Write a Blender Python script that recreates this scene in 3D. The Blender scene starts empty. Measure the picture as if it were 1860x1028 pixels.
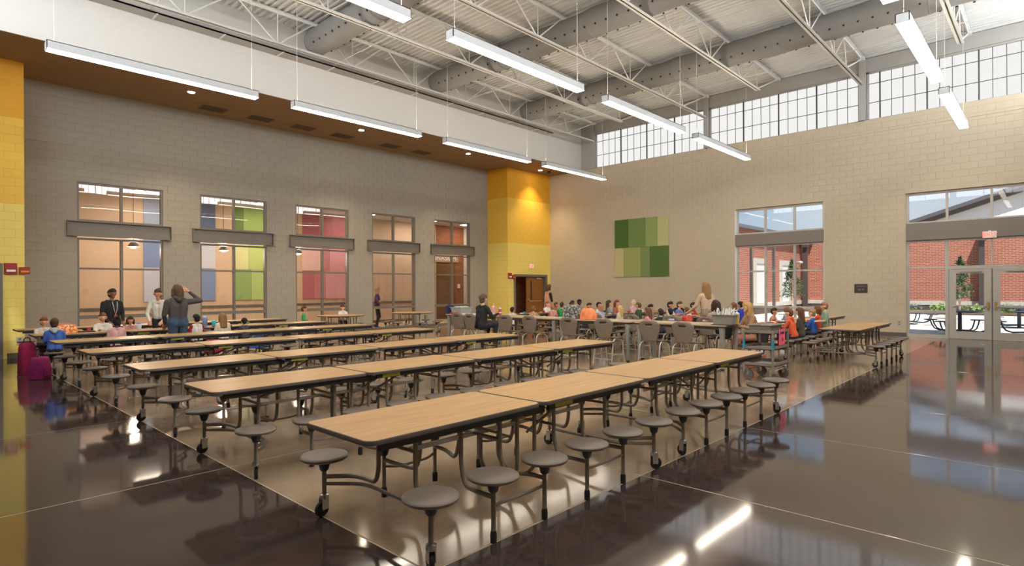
import bpy, math, random
import numpy as np
from mathutils import Matrix, Vector
random.seed(7)
scene = bpy.context.scene
COL = scene.collection

# ------------------------------------------------------------------ camera
FPX, YAW, ROLL, HC, HORIZON = 1052.0, 0.7533, -0.0051, 1.6, 523.4
ca, sa, cr, sr = math.cos(YAW), math.sin(YAW), math.cos(ROLL), math.sin(ROLL)
cF = Vector((ca, sa, 0)); cR0 = Vector((sa, -ca, 0)); cU0 = Vector((0, 0, 1))
cR = cR0*cr + cU0*sr; cU = cU0*cr - cR0*sr
cam_data = bpy.data.cameras.new('camera'); cam = bpy.data.objects.new('camera', cam_data); COL.objects.link(cam)
cam.matrix_world = Matrix(((cR.x, cU.x, -cF.x, 0), (cR.y, cU.y, -cF.y, 0), (cR.z, cU.z, -cF.z, HC), (0, 0, 0, 1)))
cam_data.sensor_width = 36.0; cam_data.lens = 36.0*FPX/1860.0
cam_data.shift_y = (HORIZON-514.0)/1860.0
cam_data.clip_start = 0.05; cam_data.clip_end = 500
scene.camera = cam
scene.view_settings.view_transform = 'Standard'; scene.view_settings.look = 'None'
scene.view_settings.exposure = 0.9; scene.view_settings.gamma = 1.0
scene.view_settings.use_curve_mapping = False
try:
    scene.cycles.max_bounces = 8; scene.cycles.diffuse_bounces = 4; scene.cycles.glossy_bounces = 4
    scene.cycles.transparent_max_bounces = 12
    scene.cycles.sample_clamp_indirect = 6.0
    scene.cycles.caustics_reflective = False; scene.cycles.caustics_refractive = False
except Exception: pass

# light levels
LAMP_L = 11.0        # linear pendant diffusers
LAMP_C = (1.0, 0.88, 0.70)
UP_L = 13.0          # upward glow added to the pendants to brighten the ceiling
SKYLIGHT_L = 0.49     # daylight glowing through the clerestory in shade (right wall)
SKYSUN_L = 8.4       # and through the panels the sun falls on (back wall and added side bays)
SUN_E = 4.4
SKY_L = 0.50
CORR_W = 70.0

# ------------------------------------------------------------------ world: blue sky with thin cloud
world = bpy.data.worlds.new('sky'); scene.world = world; world.use_nodes = True
nt = world.node_tree; nt.nodes.clear()
o_ = nt.nodes.new('ShaderNodeOutputWorld'); bg = nt.nodes.new('ShaderNodeBackground')
tc = nt.nodes.new('ShaderNodeTexCoord'); sep = nt.nodes.new('ShaderNodeSeparateXYZ')
rmp = nt.nodes.new('ShaderNodeValToRGB')
rmp.color_ramp.elements[0].position = 0.0; rmp.color_ramp.elements[0].color = (0.62, 0.72, 0.82, 1)
rmp.color_ramp.elements[1].position = 0.45; rmp.color_ramp.elements[1].color = (0.22, 0.38, 0.66, 1)
mp = nt.nodes.new('ShaderNodeMapping'); mp.inputs['Scale'].default_value = (2.2, 2.2, 7.0)
nz = nt.nodes.new('ShaderNodeTexNoise'); nz.inputs['Scale'].default_value = 1.6; nz.inputs['Detail'].default_value = 6
cr2 = nt.nodes.new('ShaderNodeValToRGB')
cr2.color_ramp.elements[0].position = 0.48; cr2.color_ramp.elements[0].color = (0, 0, 0, 1)
cr2.color_ramp.elements[1].position = 0.75; cr2.color_ramp.elements[1].color = (1, 1, 1, 1)
mx = nt.nodes.new('ShaderNodeMixRGB'); mx.inputs['Color2'].default_value = (0.80, 0.83, 0.87, 1)
L = nt.links.new
L(tc.outputs['Generated'], sep.inputs[0]); L(sep.outputs['Z'], rmp.inputs['Fac'])
L(tc.outputs['Generated'], mp.inputs['Vector']); L(mp.outputs[0], nz.inputs['Vector']); L(nz.outputs['Fac'], cr2.inputs['Fac'])
L(cr2.outputs['Color'], mx.inputs['Fac']); L(rmp.outputs['Color'], mx.inputs['Color1'])
L(mx.outputs[0], bg.inputs['Color']); bg.inputs['Strength'].default_value = SKY_L; L(bg.outputs[0], o_.inputs['Surface'])

sun = bpy.data.lights.new('sun', 'SUN'); sun.energy = SUN_E; sun.angle = 0.02; sun.color = (1, 0.95, 0.87)
sun_o = bpy.data.objects.new('sun', sun); COL.objects.link(sun_o)
sun_o.rotation_euler = Vector((0.36, 0.30, -0.88)).to_track_quat('-Z', 'Y').to_euler()
sun_o.location = (30, 0, 30)

# ------------------------------------------------------------------ helpers
def lin(c):
    if isinstance(c, str):
        c = tuple(int(c[i:i+2], 16)/255 for i in (0, 2, 4))
    return tuple((x/12.92 if x <= 0.04045 else ((x+0.055)/1.055)**2.4) for x in c)
MATS = {}
def mat(name, col, rough=0.6, metal=0.0, var=0.06, scale=6.0, bump=0.0, spec=0.5, stretch=None, coat=0.0):
    if name in MATS: return MATS[name]
    m = bpy.data.materials.new(name); m.use_nodes = True; n = m.node_tree.nodes; l = m.node_tree.links
    b = n['Principled BSDF']; c = lin(col)
    b.inputs['Roughness'].default_value = rough; b.inputs['Metallic'].default_value = metal
    b.inputs['Specular IOR Level'].default_value = spec
    if coat: b.inputs['Coat Weight'].default_value = coat; b.inputs['Coat Roughness'].default_value = 0.1
    t = n.new('ShaderNodeTexCoord'); z = n.new('ShaderNodeTexNoise'); z.inputs['Scale'].default_value = scale; z.inputs['Detail'].default_value = 3
    if stretch:
        mpn = n.new('ShaderNodeMapping'); mpn.inputs['Scale'].default_value = stretch
        l.new(t.outputs['Object'], mpn.inputs[0]); l.new(mpn.outputs[0], z.inputs['Vector'])
    else: l.new(t.outputs['Object'], z.inputs['Vector'])
    r = n.new('ShaderNodeValToRGB')
    r.color_ramp.elements[0].position = 0.3; r.color_ramp.elements[1].position = 0.7
    r.color_ramp.elements[0].color = tuple(x*(1-var) for x in c)+(1,); r.color_ramp.elements[1].color = tuple(min(1, x*(1+var)) for x in c)+(1,)
    l.new(z.outputs['Fac'], r.inputs[0]); l.new(r.outputs[0], b.inputs['Base Color'])
    if bump:
        bp = n.new('ShaderNodeBump'); bp.inputs['Strength'].default_value = bump; bp.inputs['Distance'].default_value = 0.01
        l.new(z.outputs['Fac'], bp.inputs['Height']); l.new(bp.outputs[0], b.inputs['Normal'])
    MATS[name] = m; return m
def emit(name, col, s):
    if name in MATS: return MATS[name]
    m = bpy.data.materials.new(name); m.use_nodes = True; n = m.node_tree.nodes; l = m.node_tree.links
    n.clear(); o = n.new('ShaderNodeOutputMaterial'); e = n.new('ShaderNodeEmission')
    e.inputs['Color'].default_value = tuple(col)+(1,); e.inputs['Strength'].default_value = s; l.new(e.outputs[0], o.inputs[0])
    MATS[name] = m; return m
def glass(name, tint=(1, 1, 1), refl=1.5, wave=0.0):
    m = bpy.data.materials.new(name); m.use_nodes = True; n = m.node_tree.nodes; l = m.node_tree.links
    n.clear(); o = n.new('ShaderNodeOutputMaterial'); tr = n.new('ShaderNodeBsdfTransparent'); gl = n.new('ShaderNodeBsdfGlossy')
    tr.inputs['Color'].default_value = tuple(tint)+(1,); gl.inputs['Roughness'].default_value = 0.0
    fr = n.new('ShaderNodeFresnel'); fr.inputs['IOR'].default_value = 1.5
    mu = n.new('ShaderNodeMath'); mu.operation = 'MULTIPLY'; mu.inputs[1].default_value = refl; mu.use_clamp = True
    ms = n.new('ShaderNodeMixShader'); l.new(fr.outputs[0], mu.inputs[0])
    # only the outer face of a pane reflects; leaving the pane adds no second reflection
    ge = n.new('ShaderNodeNewGeometry'); inv = n.new('ShaderNodeMath'); inv.operation = 'SUBTRACT'; inv.inputs[0].default_value = 1.0
    m2 = n.new('ShaderNodeMath'); m2.operation = 'MULTIPLY'
    l.new(ge.outputs['Backfacing'], inv.inputs[1]); l.new(mu.outputs[0], m2.inputs[0]); l.new(inv.outputs[0], m2.inputs[1]); l.new(m2.outputs[0], ms.inputs[0])
    l.new(tr.outputs[0], ms.inputs[1]); l.new(gl.outputs[0], ms.inputs[2]); l.new(ms.outputs[0], o.inputs[0])
    if wave:
        t = n.new('ShaderNodeTexCoord'); z = n.new('ShaderNodeTexNoise'); z.inputs['Scale'].default_value = 0.9; z.inputs['Detail'].default_value = 0
        bp = n.new('ShaderNodeBump'); bp.inputs['Strength'].default_value = wave; bp.inputs['Distance'].default_value = 0.02
        l.new(t.outputs['Object'], z.inputs['Vector']); l.new(z.outputs['Fac'], bp.inputs['Height']); l.new(bp.outputs[0], gl.inputs['Normal'])
    MATS[name] = m; return m

class MB:
    """collects shapes and links them as one mesh"""
    def __init__(s): s.v = []; s.f = []; s.mi = []; s.cur = 0
    def add(s, vs, fs):
        b = len(s.v); s.v += [tuple(p) for p in vs]; s.f += [tuple(b+i for i in f) for f in fs]; s.mi += [s.cur]*len(fs); return s
    def box(s, a, b):
        x0, y0, z0 = a; x1, y1, z1 = b
        return s.add([(x0,y0,z0),(x1,y0,z0),(x1,y1,z0),(x0,y1,z0),(x0,y0,z1),(x1,y0,z1),(x1,y1,z1),(x0,y1,z1)],
                     [(0,3,2,1),(4,5,6,7),(0,1,5,4),(1,2,6,5),(2,3,7,6),(3,0,4,7)])
    def bx(s, c, d): return s.box((c[0]-d[0]/2,c[1]-d[1]/2,c[2]-d[2]/2),(c[0]+d[0]/2,c[1]+d[1]/2,c[2]+d[2]/2))
    def cbox(s, a, b, ch=0.01):
        """box with chamfered vertical and top edges"""
        x0,y0,z0 = a; x1,y1,z1 = b
        ring = lambda i, z: [(x0+ch,y0+i,z),(x1-ch,y0+i,z),(x1-i,y0+ch,z),(x1-i,y1-ch,z),(x1-ch,y1-i,z),(x0+ch,y1-i,z),(x0+i,y1-ch,z),(x0+i,y0+ch,z)]
        R = ring(0,z0)+ring(0,z1-ch)+ring(ch,z1)
        F = [tuple(range(7,-1,-1)), tuple(range(16,24))]
        for k in (0,8):
            for i in range(8): F.append((k+i,k+(i+1)%8,k+8+(i+1)%8,k+8+i))
        return s.add(R,F)
    def tube(s, pts, r, n=8, cap=True, rs=None):
        P = [Vector(p) for p in pts]; m = len(P); V = []; F = []
        up = None
        for i in range(m):
            t = (P[min(i+1,m-1)]-P[max(i-1,0)])
            if t.length < 1e-9: t = Vector((0,0,1))
            t.normalize()
            if up is None:
                up = Vector((0,0,1)) if abs(t.z) < 0.9 else Vector((1,0,0))
            a = t.cross(up); a.normalize(); b = a.cross(t); up = b
            rr = rs[i] if rs else r
            for k in range(n):
                q = 2*math.pi*k/n; V.append(P[i]+a*(rr*math.cos(q))+b*(rr*math.sin(q)))
        for i in range(m-1):
            for k in range(n): F.append((i*n+k,i*n+(k+1)%n,(i+1)*n+(k+1)%n,(i+1)*n+k))
        if cap: F.append(tuple(range(n-1,-1,-1))); F.append(tuple(range((m-1)*n,m*n)))
        return s.add(V,F)
    def lathe(s, prof, n=20, c=(0,0,0), axis='z'):
        V = []; F = []; m = len(prof)
        for (r,z) in prof:
            for k in range(n):
                q = 2*math.pi*k/n; x,y = r*math.cos(q), r*math.sin(q)
                p = (x,y,z) if axis=='z' else ((z,x,y) if axis=='x' else (x,z,y))
                V.append((c[0]+p[0],c[1]+p[1],c[2]+p[2]))
        for i in range(m-1):
            for k in range(n): F.append((i*n+k,i*n+(k+1)%n,(i+1)*n+(k+1)%n,(i+1)*n+k))
        F.append(tuple(range(n-1,-1,-1))); F.append(tuple(range((m-1)*n,m*n)))
        return s.add(V,F)
    def prism(s, poly, z0, z1):
        n = len(poly); V = [(x,y,z0) for x,y in poly]+[(x,y,z1) for x,y in poly]
        F = [tuple(range(n-1,-1,-1)), tuple(range(n,2*n))]+[(i,(i+1)%n,n+(i+1)%n,n+i) for i in range(n)]
        return s.add(V,F)
    def ell(s, c, r, nu=12, nv=8):
        V = [(c[0],c[1],c[2]-r[2])]; F = []
        for i in range(1,nv):
            a = math.pi*i/nv-math.pi/2
            for k in range(nu):
                q = 2*math.pi*k/nu; V.append((c[0]+r[0]*math.cos(a)*math.cos(q),c[1]+r[1]*math.cos(a)*math.sin(q),c[2]+r[2]*math.sin(a)))
        V.append((c[0],c[1],c[2]+r[2])); T = len(V)-1
        for k in range(nu): F.append((0,1+(k+1)%nu,1+k)); F.append((T,T-nu+k,T-nu+(k+1)%nu))
        for i in range(nv-2):
            for k in range(nu):
                a = 1+i*nu; F.append((a+k,a+(k+1)%nu,a+nu+(k+1)%nu,a+nu+k))
        return s.add(V,F)
    def tf(s, M, start=0):
        for i in range(start,len(s.v)): s.v[i] = tuple(M@Vector(s.v[i]))
        return s
    def mesh(s, name, mats, smooth=False):
        me = bpy.data.meshes.new(name); me.from_pydata(s.v,[],s.f)
        if not isinstance(mats,(list,tuple)): mats = [mats]
        for m in mats: me.materials.append(m)
        if len(mats) > 1: me.polygons.foreach_set('material_index', s.mi)
        if smooth:
            me.polygons.foreach_set('use_smooth',[True]*len(me.polygons))
            if smooth != 'full':
                try: me.set_sharp_from_angle(angle=math.radians(40))
                except Exception: pass
        me.update(); return me
    def build(s, name, mats, parent=None, smooth=False, loc=None, **k):
        return link(name, s.mesh(name,mats,smooth), parent, loc, **k)
def link(name, data, parent=None, loc=None, rz=0, label=None, cat=None, group=None, kind=None):
    o = bpy.data.objects.new(name, data); COL.objects.link(o)
    if parent is not None: o.parent = parent
    if loc is not None: o.location = loc
    if rz: o.rotation_euler.z = rz
    if label: o['label'] = label
    if cat: o['category'] = cat
    if group: o['group'] = group
    if kind: o['kind'] = kind
    return o
def thing(name, label, cat, loc=(0,0,0), rz=0, group=None, kind=None):
    return link(name, None, None, loc, rz, label, cat, group, kind)
def struct(name, mb, m, parent=None, label=None, smooth=False):
    return mb.build(name, m, parent, smooth, label=label, kind='structure')
def copy_tree(o, parent=None):
    c = o.copy(); COL.objects.link(c); c.parent = parent
    for ch in list(o.children): copy_tree(ch, c)
    return c
def arc(c, r, a0, a1, n, u, w):
    c=Vector(c);u=Vector(u);w=Vector(w)
    return [c+u*(r*math.cos(a0+(a1-a0)*i/n))+w*(r*math.sin(a0+(a1-a0)*i/n)) for i in range(n+1)]
def text_mesh(txt, size, extrude=0.002):
    cu = bpy.data.curves.new('lettering','FONT'); cu.body = txt; cu.size = size; cu.extrude = extrude; cu.align_x='CENTER'; cu.align_y='CENTER'
    ob = bpy.data.objects.new('lettering_tmp',cu); COL.objects.link(ob)
    dg = bpy.context.evaluated_depsgraph_get(); me = bpy.data.meshes.new_from_object(ob.evaluated_get(dg))
    bpy.data.objects.remove(ob); return me

# ------------------------------------------------------------------ materials of the room
M_cmu = mat('painted_block', '9a9285', 0.75, var=0.03, scale=3, bump=0.15, spec=0.3)
M_joint = mat('block_joint', '938b7e', 0.85, var=0.03)
M_cmuR = mat('painted_block_light', 'c1b39c', 0.75, var=0.03, scale=3, bump=0.15, spec=0.3)
M_jointR = mat('block_joint_light', 'bdaf98', 0.85, var=0.03)
M_yel = [mat('yellow_light','e8d070',0.6,var=0.02,spec=0.3), mat('yellow_mid','e6b94a',0.6,var=0.02,spec=0.3), mat('yellow_deep','dc9f2a',0.6,var=0.02,spec=0.3)]
M_yelj = mat('yellow_joint','cbab47',0.8,var=0.02)
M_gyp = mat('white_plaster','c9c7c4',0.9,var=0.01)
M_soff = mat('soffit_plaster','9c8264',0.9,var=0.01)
M_deck = mat('painted_deck','d3d4d4',0.6,var=0.03,scale=1.5)
M_steel = mat('painted_steel','d6d6d4',0.5,var=0.02)
M_beamgrey = mat('grey_steel','a8a6a2',0.5,var=0.02)
M_duct = mat('fabric_duct','858381',0.9,var=0.05,scale=1.2,bump=0.3)
M_hole = mat('dark_hole','2a2624',0.9,var=0)
M_bronze = mat('frame_bronze','6f675d',0.45,var=0.02)
M_alu = mat('frame_light','b9b2a8',0.45,var=0.02)
M_base = mat('rubber_base','5d564f',0.6,var=0.03)
M_white = mat('white_enamel','e6e6e4',0.4,var=0.0)
M_lampbody = mat('lamp_silver','bfc1c3',0.4,var=0.01)
M_lamp = emit('lamp_diffuser', LAMP_C, LAMP_L)
M_up = emit('ceiling_fill_glow', LAMP_C, UP_L)
M_pane_sun = emit('translucent_daylight_sunlit', (0.94,0.98,1.0), SKYSUN_L)
M_pane = emit('translucent_daylight', (1.0,0.985,0.96), SKYLIGHT_L)
G_in = glass('interior_glass', (0.97,0.95,0.92), 1.9, wave=0.10)
G_out = glass('exterior_glass', (0.95,0.97,0.98), 0.6)
M_black = mat('black_plastic','1c1b1b',0.4,var=0.0)
M_rubber = mat('black_rubber','161616',0.7,var=0.0)
M_chrome = mat('bright_zinc','c9c9c7',0.25,metal=0.9,var=0.02)

# ------------------------------------------------------------------ floor: polished stained concrete slabs
def floor_mat(name, col, rough):
    m = mat(name, col, rough, var=0.0)
    n = m.node_tree.nodes; l = m.node_tree.links; b = n['Principled BSDF']
    for x in list(n):
        if x.type in ('VALTORGB','TEX_NOISE'): n.remove(x)
    t = n.new('ShaderNodeNewGeometry')
    z1 = n.new('ShaderNodeTexNoise'); z1.inputs['Scale'].default_value = 0.8; z1.inputs['Detail'].default_value = 8; z1.inputs['Roughness'].default_value = 0.65
    z2 = n.new('ShaderNodeTexNoise'); z2.inputs['Scale'].default_value = 60; z2.inputs['Detail'].default_value = 4
    l.new(t.outputs['Position'], z1.inputs['Vector']); l.new(t.outputs['Position'], z2.inputs['Vector'])
    c = lin(col); r = n.new('ShaderNodeValToRGB'); r.color_ramp.elements[0].position = 0.3; r.color_ramp.elements[1].position = 0.72
    r.color_ramp.elements[0].color = tuple(x*0.72 for x in c)+(1,); r.color_ramp.elements[1].color = tuple(x*1.28 for x in c)+(1,)
    a = n.new('ShaderNodeMath'); a.operation='MULTIPLY_ADD'; a.inputs[1].default_value = 0.35; a.inputs[2].default_value = -0.17
    s = n.new('ShaderNodeMath'); s.operation='ADD'
    l.new(z2.outputs['Fac'], a.inputs[0]); l.new(z1.outputs['Fac'], s.inputs[0]); l.new(a.outputs[0], s.inputs[1]); l.new(s.outputs[0], r.inputs[0])
    l.new(r.outputs[0], b.inputs['Base Color'])
    b.inputs['IOR'].default_value = 1.78
    # faint ripple of the polished surface
    z3 = n.new('ShaderNodeTexNoise'); z3.inputs['Scale'].default_value = 1.1; z3.inputs['Detail'].default_value = 1
    l.new(t.outputs['Position'], z3.inputs['Vector'])
    bp = n.new('ShaderNodeBump'); bp.inputs['Strength'].default_value = 0.10; bp.inputs['Distance'].default_value = 0.012
    l.new(z3.outputs['Fac'], bp.inputs['Height']); l.new(bp.outputs[0], b.inputs['Normal'])
    return m
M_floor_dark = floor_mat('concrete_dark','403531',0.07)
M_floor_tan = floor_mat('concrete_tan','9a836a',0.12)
M_floor_joint = mat('slab_joint','b3a288',0.5,var=0.0)
X0, X1, Y0, Y1 = -0.88, 21.85, -1.0, 19.2
floor = struct('floor', MB().box((X0-0.2,Y0-0.2,-0.30),(X1+0.3,Y1+5.2,-0.0018)), M_floor_joint, label='polished stained concrete floor with sawn joints')
xl = [X0]+[2.06+2.29*k for k in range(0,9)]+[X1+0.25]; xl[0]=X0
yl = [Y0,2.58-2.86]+[2.58+2.86*k for k in range(0,6)]+[Y1+0.1]
j = 0.006
for i in range(len(xl)-1):
    for k in range(len(yl)-1):
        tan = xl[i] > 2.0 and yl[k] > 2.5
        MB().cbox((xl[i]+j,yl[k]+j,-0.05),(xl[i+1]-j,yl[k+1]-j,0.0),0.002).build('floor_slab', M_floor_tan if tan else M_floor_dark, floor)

# ------------------------------------------------------------------ block walls
def sub_rects(R, holes):
    out = [R]
    for (a0,a1,b0,b1) in holes:
        nxt = []
        for (u0,u1,z0,z1) in out:
            if a1<=u0 or a0>=u1 or b1<=z0 or b0>=z1: nxt.append((u0,u1,z0,z1)); continue
            if b1<z1: nxt.append((u0,u1,b1,z1)); z1=b1
            if b0>z0: nxt.append((u0,u1,z0,b0)); z0=b0
            if a0>u0: nxt.append((u0,a0,z0,z1))
            if a1<u1: nxt.append((a1,u1,z0,z1))
        out = nxt
    return out
BLOCKMESH = {}
def block_wall(name, plane, axis, u0, u1, z0, z1, holes, mats, mjoint, thick, facing, label=None, limit=300, off=0.0, parent=None, matfn=None):
    """axis 'x': wall runs along X at Y=plane and faces facing*Y; axis 'y': runs along Y at X=plane"""
    d = 0.005
    def P(u, n, z): return (u, plane+facing*n, z) if axis=='x' else (plane+facing*n, u, z)
    def rect(mb, r, n0, n1):
        a = P(r[0],n0,r[2]); b = P(r[1],n1,r[3])
        mb.box(tuple(min(p,q) for p,q in zip(a,b)), tuple(max(p,q) for p,q in zip(a,b)))
    core = MB()
    for r in sub_rects((u0,u1,z0,z1),holes): rect(core,r,-thick,-d)
    w = core.build(name, mjoint, parent, label=label, kind='structure') if parent is None else core.build('wall_core', mjoint, parent)
    host = w if parent is None else parent
    BL, BH = 0.406, 0.2032; full=[]; rest=[]
    row = 0; z = z0
    while z < z1-0.02:
        zt = min(z+BH, z1); u = u0-(BL/2 if row%2 else 0)-off
        while u < u1:
            r = (max(u,u0), min(u+BL,u1), z, zt)
            if r[1]-r[0] > 0.03:
                for q in sub_rects(r,holes):
                    if q[1]-q[0]<0.02 or q[3]-q[2]<0.02: continue
                    whole = abs(q[1]-q[0]-BL)<1e-6 and abs(q[3]-q[2]-BH)<1e-6
                    (full if whole else rest).append(q)
            u += BL
        z = zt; row += 1
    cx = lambda q: Vector(P((q[0]+q[1])/2,0,(q[2]+q[3])/2))-Vector((0,0,HC))
    full.sort(key=lambda q: cx(q).length)
    g = 0.0025
    one, many = full[:limit], full[limit:]+rest
    key = (axis,facing)
    for q in one:
        mi = matfn((q[2]+q[3])/2) if matfn else 0
        kk = key+(mats[mi].name,)
        if kk not in BLOCKMESH:
            hu, hz = BL/2-g, BH/2-g; c = 0.002
            pts=[]; 
            mb = MB()
            V=[]
            for (a,b,n) in ((hu,hz,-d),(hu,hz,-c),(hu-c,hz-c,0)):
                for (su,sz) in ((-1,-1),(1,-1),(1,1),(-1,1)):
                    V.append((su*a, facing*n, sz*b) if axis=='x' else (facing*n, su*a, sz*b))
            F=[(8,9,10,11)]+[(4*k+i,4*k+(i+1)%4,4*k+4+(i+1)%4,4*k+4+i) for k in (0,1) for i in range(4)]
            if (axis=='x') != (facing<0): F=[tuple(reversed(f)) for f in F]
            mb.add(V,F); BLOCKMESH[kk]=mb.mesh('block',mats[mi])
        link('block', BLOCKMESH[kk], host, P((q[0]+q[1])/2,0,(q[2]+q[3])/2))
    mb = MB()
    for q in many:
        mb.cur = matfn((q[2]+q[3])/2) if matfn else 0
        rect(mb,(q[0]+g,q[1]-g,q[2]+g,q[3]-g),-d,0)
    if many: mb.build('more_blocks', mats, host, kind='stuff')
    return host
# left wall with five window openings
WINX = [3.37+3.078*k for k in range(5)]; WW = 2.06
holes = []
for x in WINX: holes += [(x,x+WW,0.0,3.03),(x,x+WW,3.03,3.48),(x,x+WW,3.48,4.54)]
wall_left = block_wall('wall_left', Y1, 'x', 1.9, 19.0, 0.0, 7.04, holes, [M_cmu], M_joint, 0.25, -1, 'long grey painted block wall with five interior windows')
# right wall with one tall window and the double doors
holesR = [(5.79,8.86,0.0,4.53),(-0.75,3.43,0.0,4.52)]
wall_right = block_wall('wall_right', X1, 'y', Y0, 18.0, 0.0, 7.05, holesR, [M_cmuR], M_jointR, 0.30, -1, 'beige painted block wall below the clerestory', limit=300)
# yellow column in the far corner (door opening in its front) and yellow pier at the left
yband = lambda z: 0 if z<3.74 else (1 if z<5.68 else 2)
YCOL = 17.93
col_ = thing('yellow_column','tall yellow block column in the far corner, painted in three shades','column',(0,0,0)); col_['kind']='structure'; del col_['category']
col_.name='wall_corner'
block_wall('c1', YCOL, 'x', 18.848, X1, 0.0, 7.04, [(19.24,21.60,0.0,2.235)], M_yel, M_yelj, 0.25, -1, limit=200, parent=col_, matfn=yband)
block_wall('c2', 18.84, 'y', YCOL+0.008, Y1, 0.0, 7.04, [], M_yel, M_yelj, 0.25, -1, limit=60, parent=col_, matfn=yband, off=0.1)
pier = thing('wall_pier','yellow painted block pier at the left edge of the room','wall'); pier['kind']='structure'; del pier['category']
block_wall('c3', YCOL, 'x', X0, 2.122, 0.0, 7.04, [(-0.6,1.73,0.0,2.235)], M_yel, M_yelj, 0.25, -1, limit=100, parent=pier, matfn=yband)
block_wall('c4', 2.13, 'y', YCOL+0.008, Y1, 0.0, 7.04, [], M_yel, M_yelj, 0.25, 1, limit=0, parent=pier, matfn=yband)
# walls behind the camera
struct('wall_back', MB().box((X0-0.25,Y0-0.25,0),(X1+0.3,Y0,7.05)).box((X0-0.25,Y0-0.25,8.62),(X1+0.3,Y0,9.3)), M_cmuR, label='beige block wall behind the viewer')
struct('wall_side', MB().box((X0-0.25,Y0,0),(X0,18.2,7.05)).box((X0-0.25,Y0,8.62),(X0,18.2,9.3)).box((X0-0.25,15.6,7.05),(X0,18.2,8.62)), M_cmu, label='grey block wall beside the viewer')
struct('wall_bulkhead', MB().box((X0,16.03,7.04),(X1+0.3,16.20,9.3)), M_gyp, label='white plaster bulkhead above the soffit')
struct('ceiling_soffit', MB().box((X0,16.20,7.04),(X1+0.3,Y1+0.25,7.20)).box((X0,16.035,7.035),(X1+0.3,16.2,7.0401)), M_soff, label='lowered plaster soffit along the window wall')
# baseboards
struct('baseboard_left', MB().box((2.13,Y1-0.012,0),(3.37,Y1,0.12)).box((WINX[4]+WW,Y1-0.012,0),(18.84,Y1,0.12)), M_base)
for k in range(4): struct('baseboard_left', MB().box((WINX[k]+WW,Y1-0.012,0),(WINX[k+1],Y1,0.12)), M_base)
struct('baseboard_right', MB().box((X1-0.012,8.86,0),(X1,17.93,0.13)), M_base)
struct('baseboard_right', MB().box((X1-0.012,3.43,0),(X1,5.79,0.13)), M_base)
struct('baseboard_corner', MB().box((18.828,YCOL-0.012,0),(19.16,YCOL,0.13)).box((18.828,YCOL,0),(18.84,Y1,0.13)), M_base)
struct('baseboard_pier', MB().box((1.80,YCOL-0.012,0),(2.142,YCOL,0.13)), M_base)
# metal deck
def deck():
    mb = MB(); V=[]; F=[]; p=0.18; x=X0-0.25; prof=[]
    while x < X1+0.5:
        prof += [(x,9.19),(x+0.08,9.19),(x+0.10,9.13),(x+0.16,9.13)]; x += p
    ya, yb = Y0-0.25, 16.2
    for (a,z) in prof: V += [(a,ya,z),(a,yb,z)]
    for i in range(len(prof)-1): F.append((2*i,2*i+1,2*i+3,2*i+2))
    mb.add(V,F); mb.box((X0-0.3,Y0-0.3,9.24),(X1+0.5,Y1+5.4,9.36)); return mb
struct('ceiling', deck(), M_deck, label='painted corrugated metal roof deck')
# ------------------------------------------------------------------ clerestory windows (translucent panels in thin dark bars)
M_bar = mat('clerestory_bar','4c4e50',0.5,var=0.0)
wn = [0]
def clerestory(name, axis, plane, facing, a, b, label, heavy=4, pm_=None):
    """frame, bars and panes between a and b"""
    z0, z1 = 7.05, 8.62
    def P(u,n,z): return (u, plane+facing*n, z) if axis=='x' else (plane+facing*n, u, z)
    def bx(mb,u0,u1,n0,n1,za,zb):
        p=P(u0,n0,za); q=P(u1,n1,zb); mb.box(tuple(min(i,k) for i,k in zip(p,q)),tuple(max(i,k) for i,k in zip(p,q))); return mb
    w = thing(name,label,'window'); w['kind']='structure'; del w['category']
    fr = MB(); bx(fr,a,b,-0.12,0.0,z1-0.05,z1); bx(fr,a,a+0.06,-0.12,0.0,z0,z1); bx(fr,b-0.06,b,-0.12,0.0,z0,z1); bx(fr,a,b,-0.12,0.0,z0,z0+0.03)
    fr.build('frame', M_beamgrey, w)
    ua, ub = a+0.06, b-0.06; n = max(4,round((ub-ua)/0.323)); du=(ub-ua)/n
    rows=[z0+0.03,7.62,8.24,z1-0.05]
    pm={}
    for i in range(n):
        for r in range(3):
            key=r
            if key not in pm:
                mb=MB(); h=(rows[r+1]-rows[r])/2-0.009; hu=du/2-0.009
                if axis=='x': mb.box((-hu,-0.01,-h),(hu,0.01,h))
                else: mb.box((-0.01,-hu,-h),(0.01,hu,h))
                pm[key]=mb.mesh('pane',pm_ or M_pane)
            link('pane',pm[key],w,P(ua+(i+0.5)*du,-0.06,(rows[r]+rows[r+1])/2))
        if i:
            hv = (i%heavy==0); t = 0.020 if hv else 0.009
            mb=MB(); bx(mb,ua+i*du-t,ua+i*du+t,-0.08,-0.0 if hv else -0.035,z0+0.03,z1-0.05); mb.build('mullion',M_bar,w)
    for r in (1,2):
        mb=MB(); bx(mb,ua,ub,-0.08,-0.036,rows[r]-0.010,rows[r]+0.010); mb.build('glazing_bar',M_bar,w)
    return w
clerestory('window_6','y',X1+0.05,-1,10.03,15.27,'translucent clerestory bay nearest the white bulkhead')
clerestory('window_7','y',X1+0.05,-1,4.69,9.87,'middle translucent clerestory bay of the right wall')
clerestory('window_8','y',X1+0.05,-1,-0.95,4.50,'translucent clerestory bay nearest the viewer on the right wall')
for k,(a,b) in enumerate(((1.0,6.1),(6.4,11.5),(11.8,16.9),(17.2,21.6))):
    clerestory('window_%d'%(9+k),'x',Y0-0.05,1,a,b,'translucent clerestory bay behind the viewer',pm_=M_pane_sun)
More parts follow.
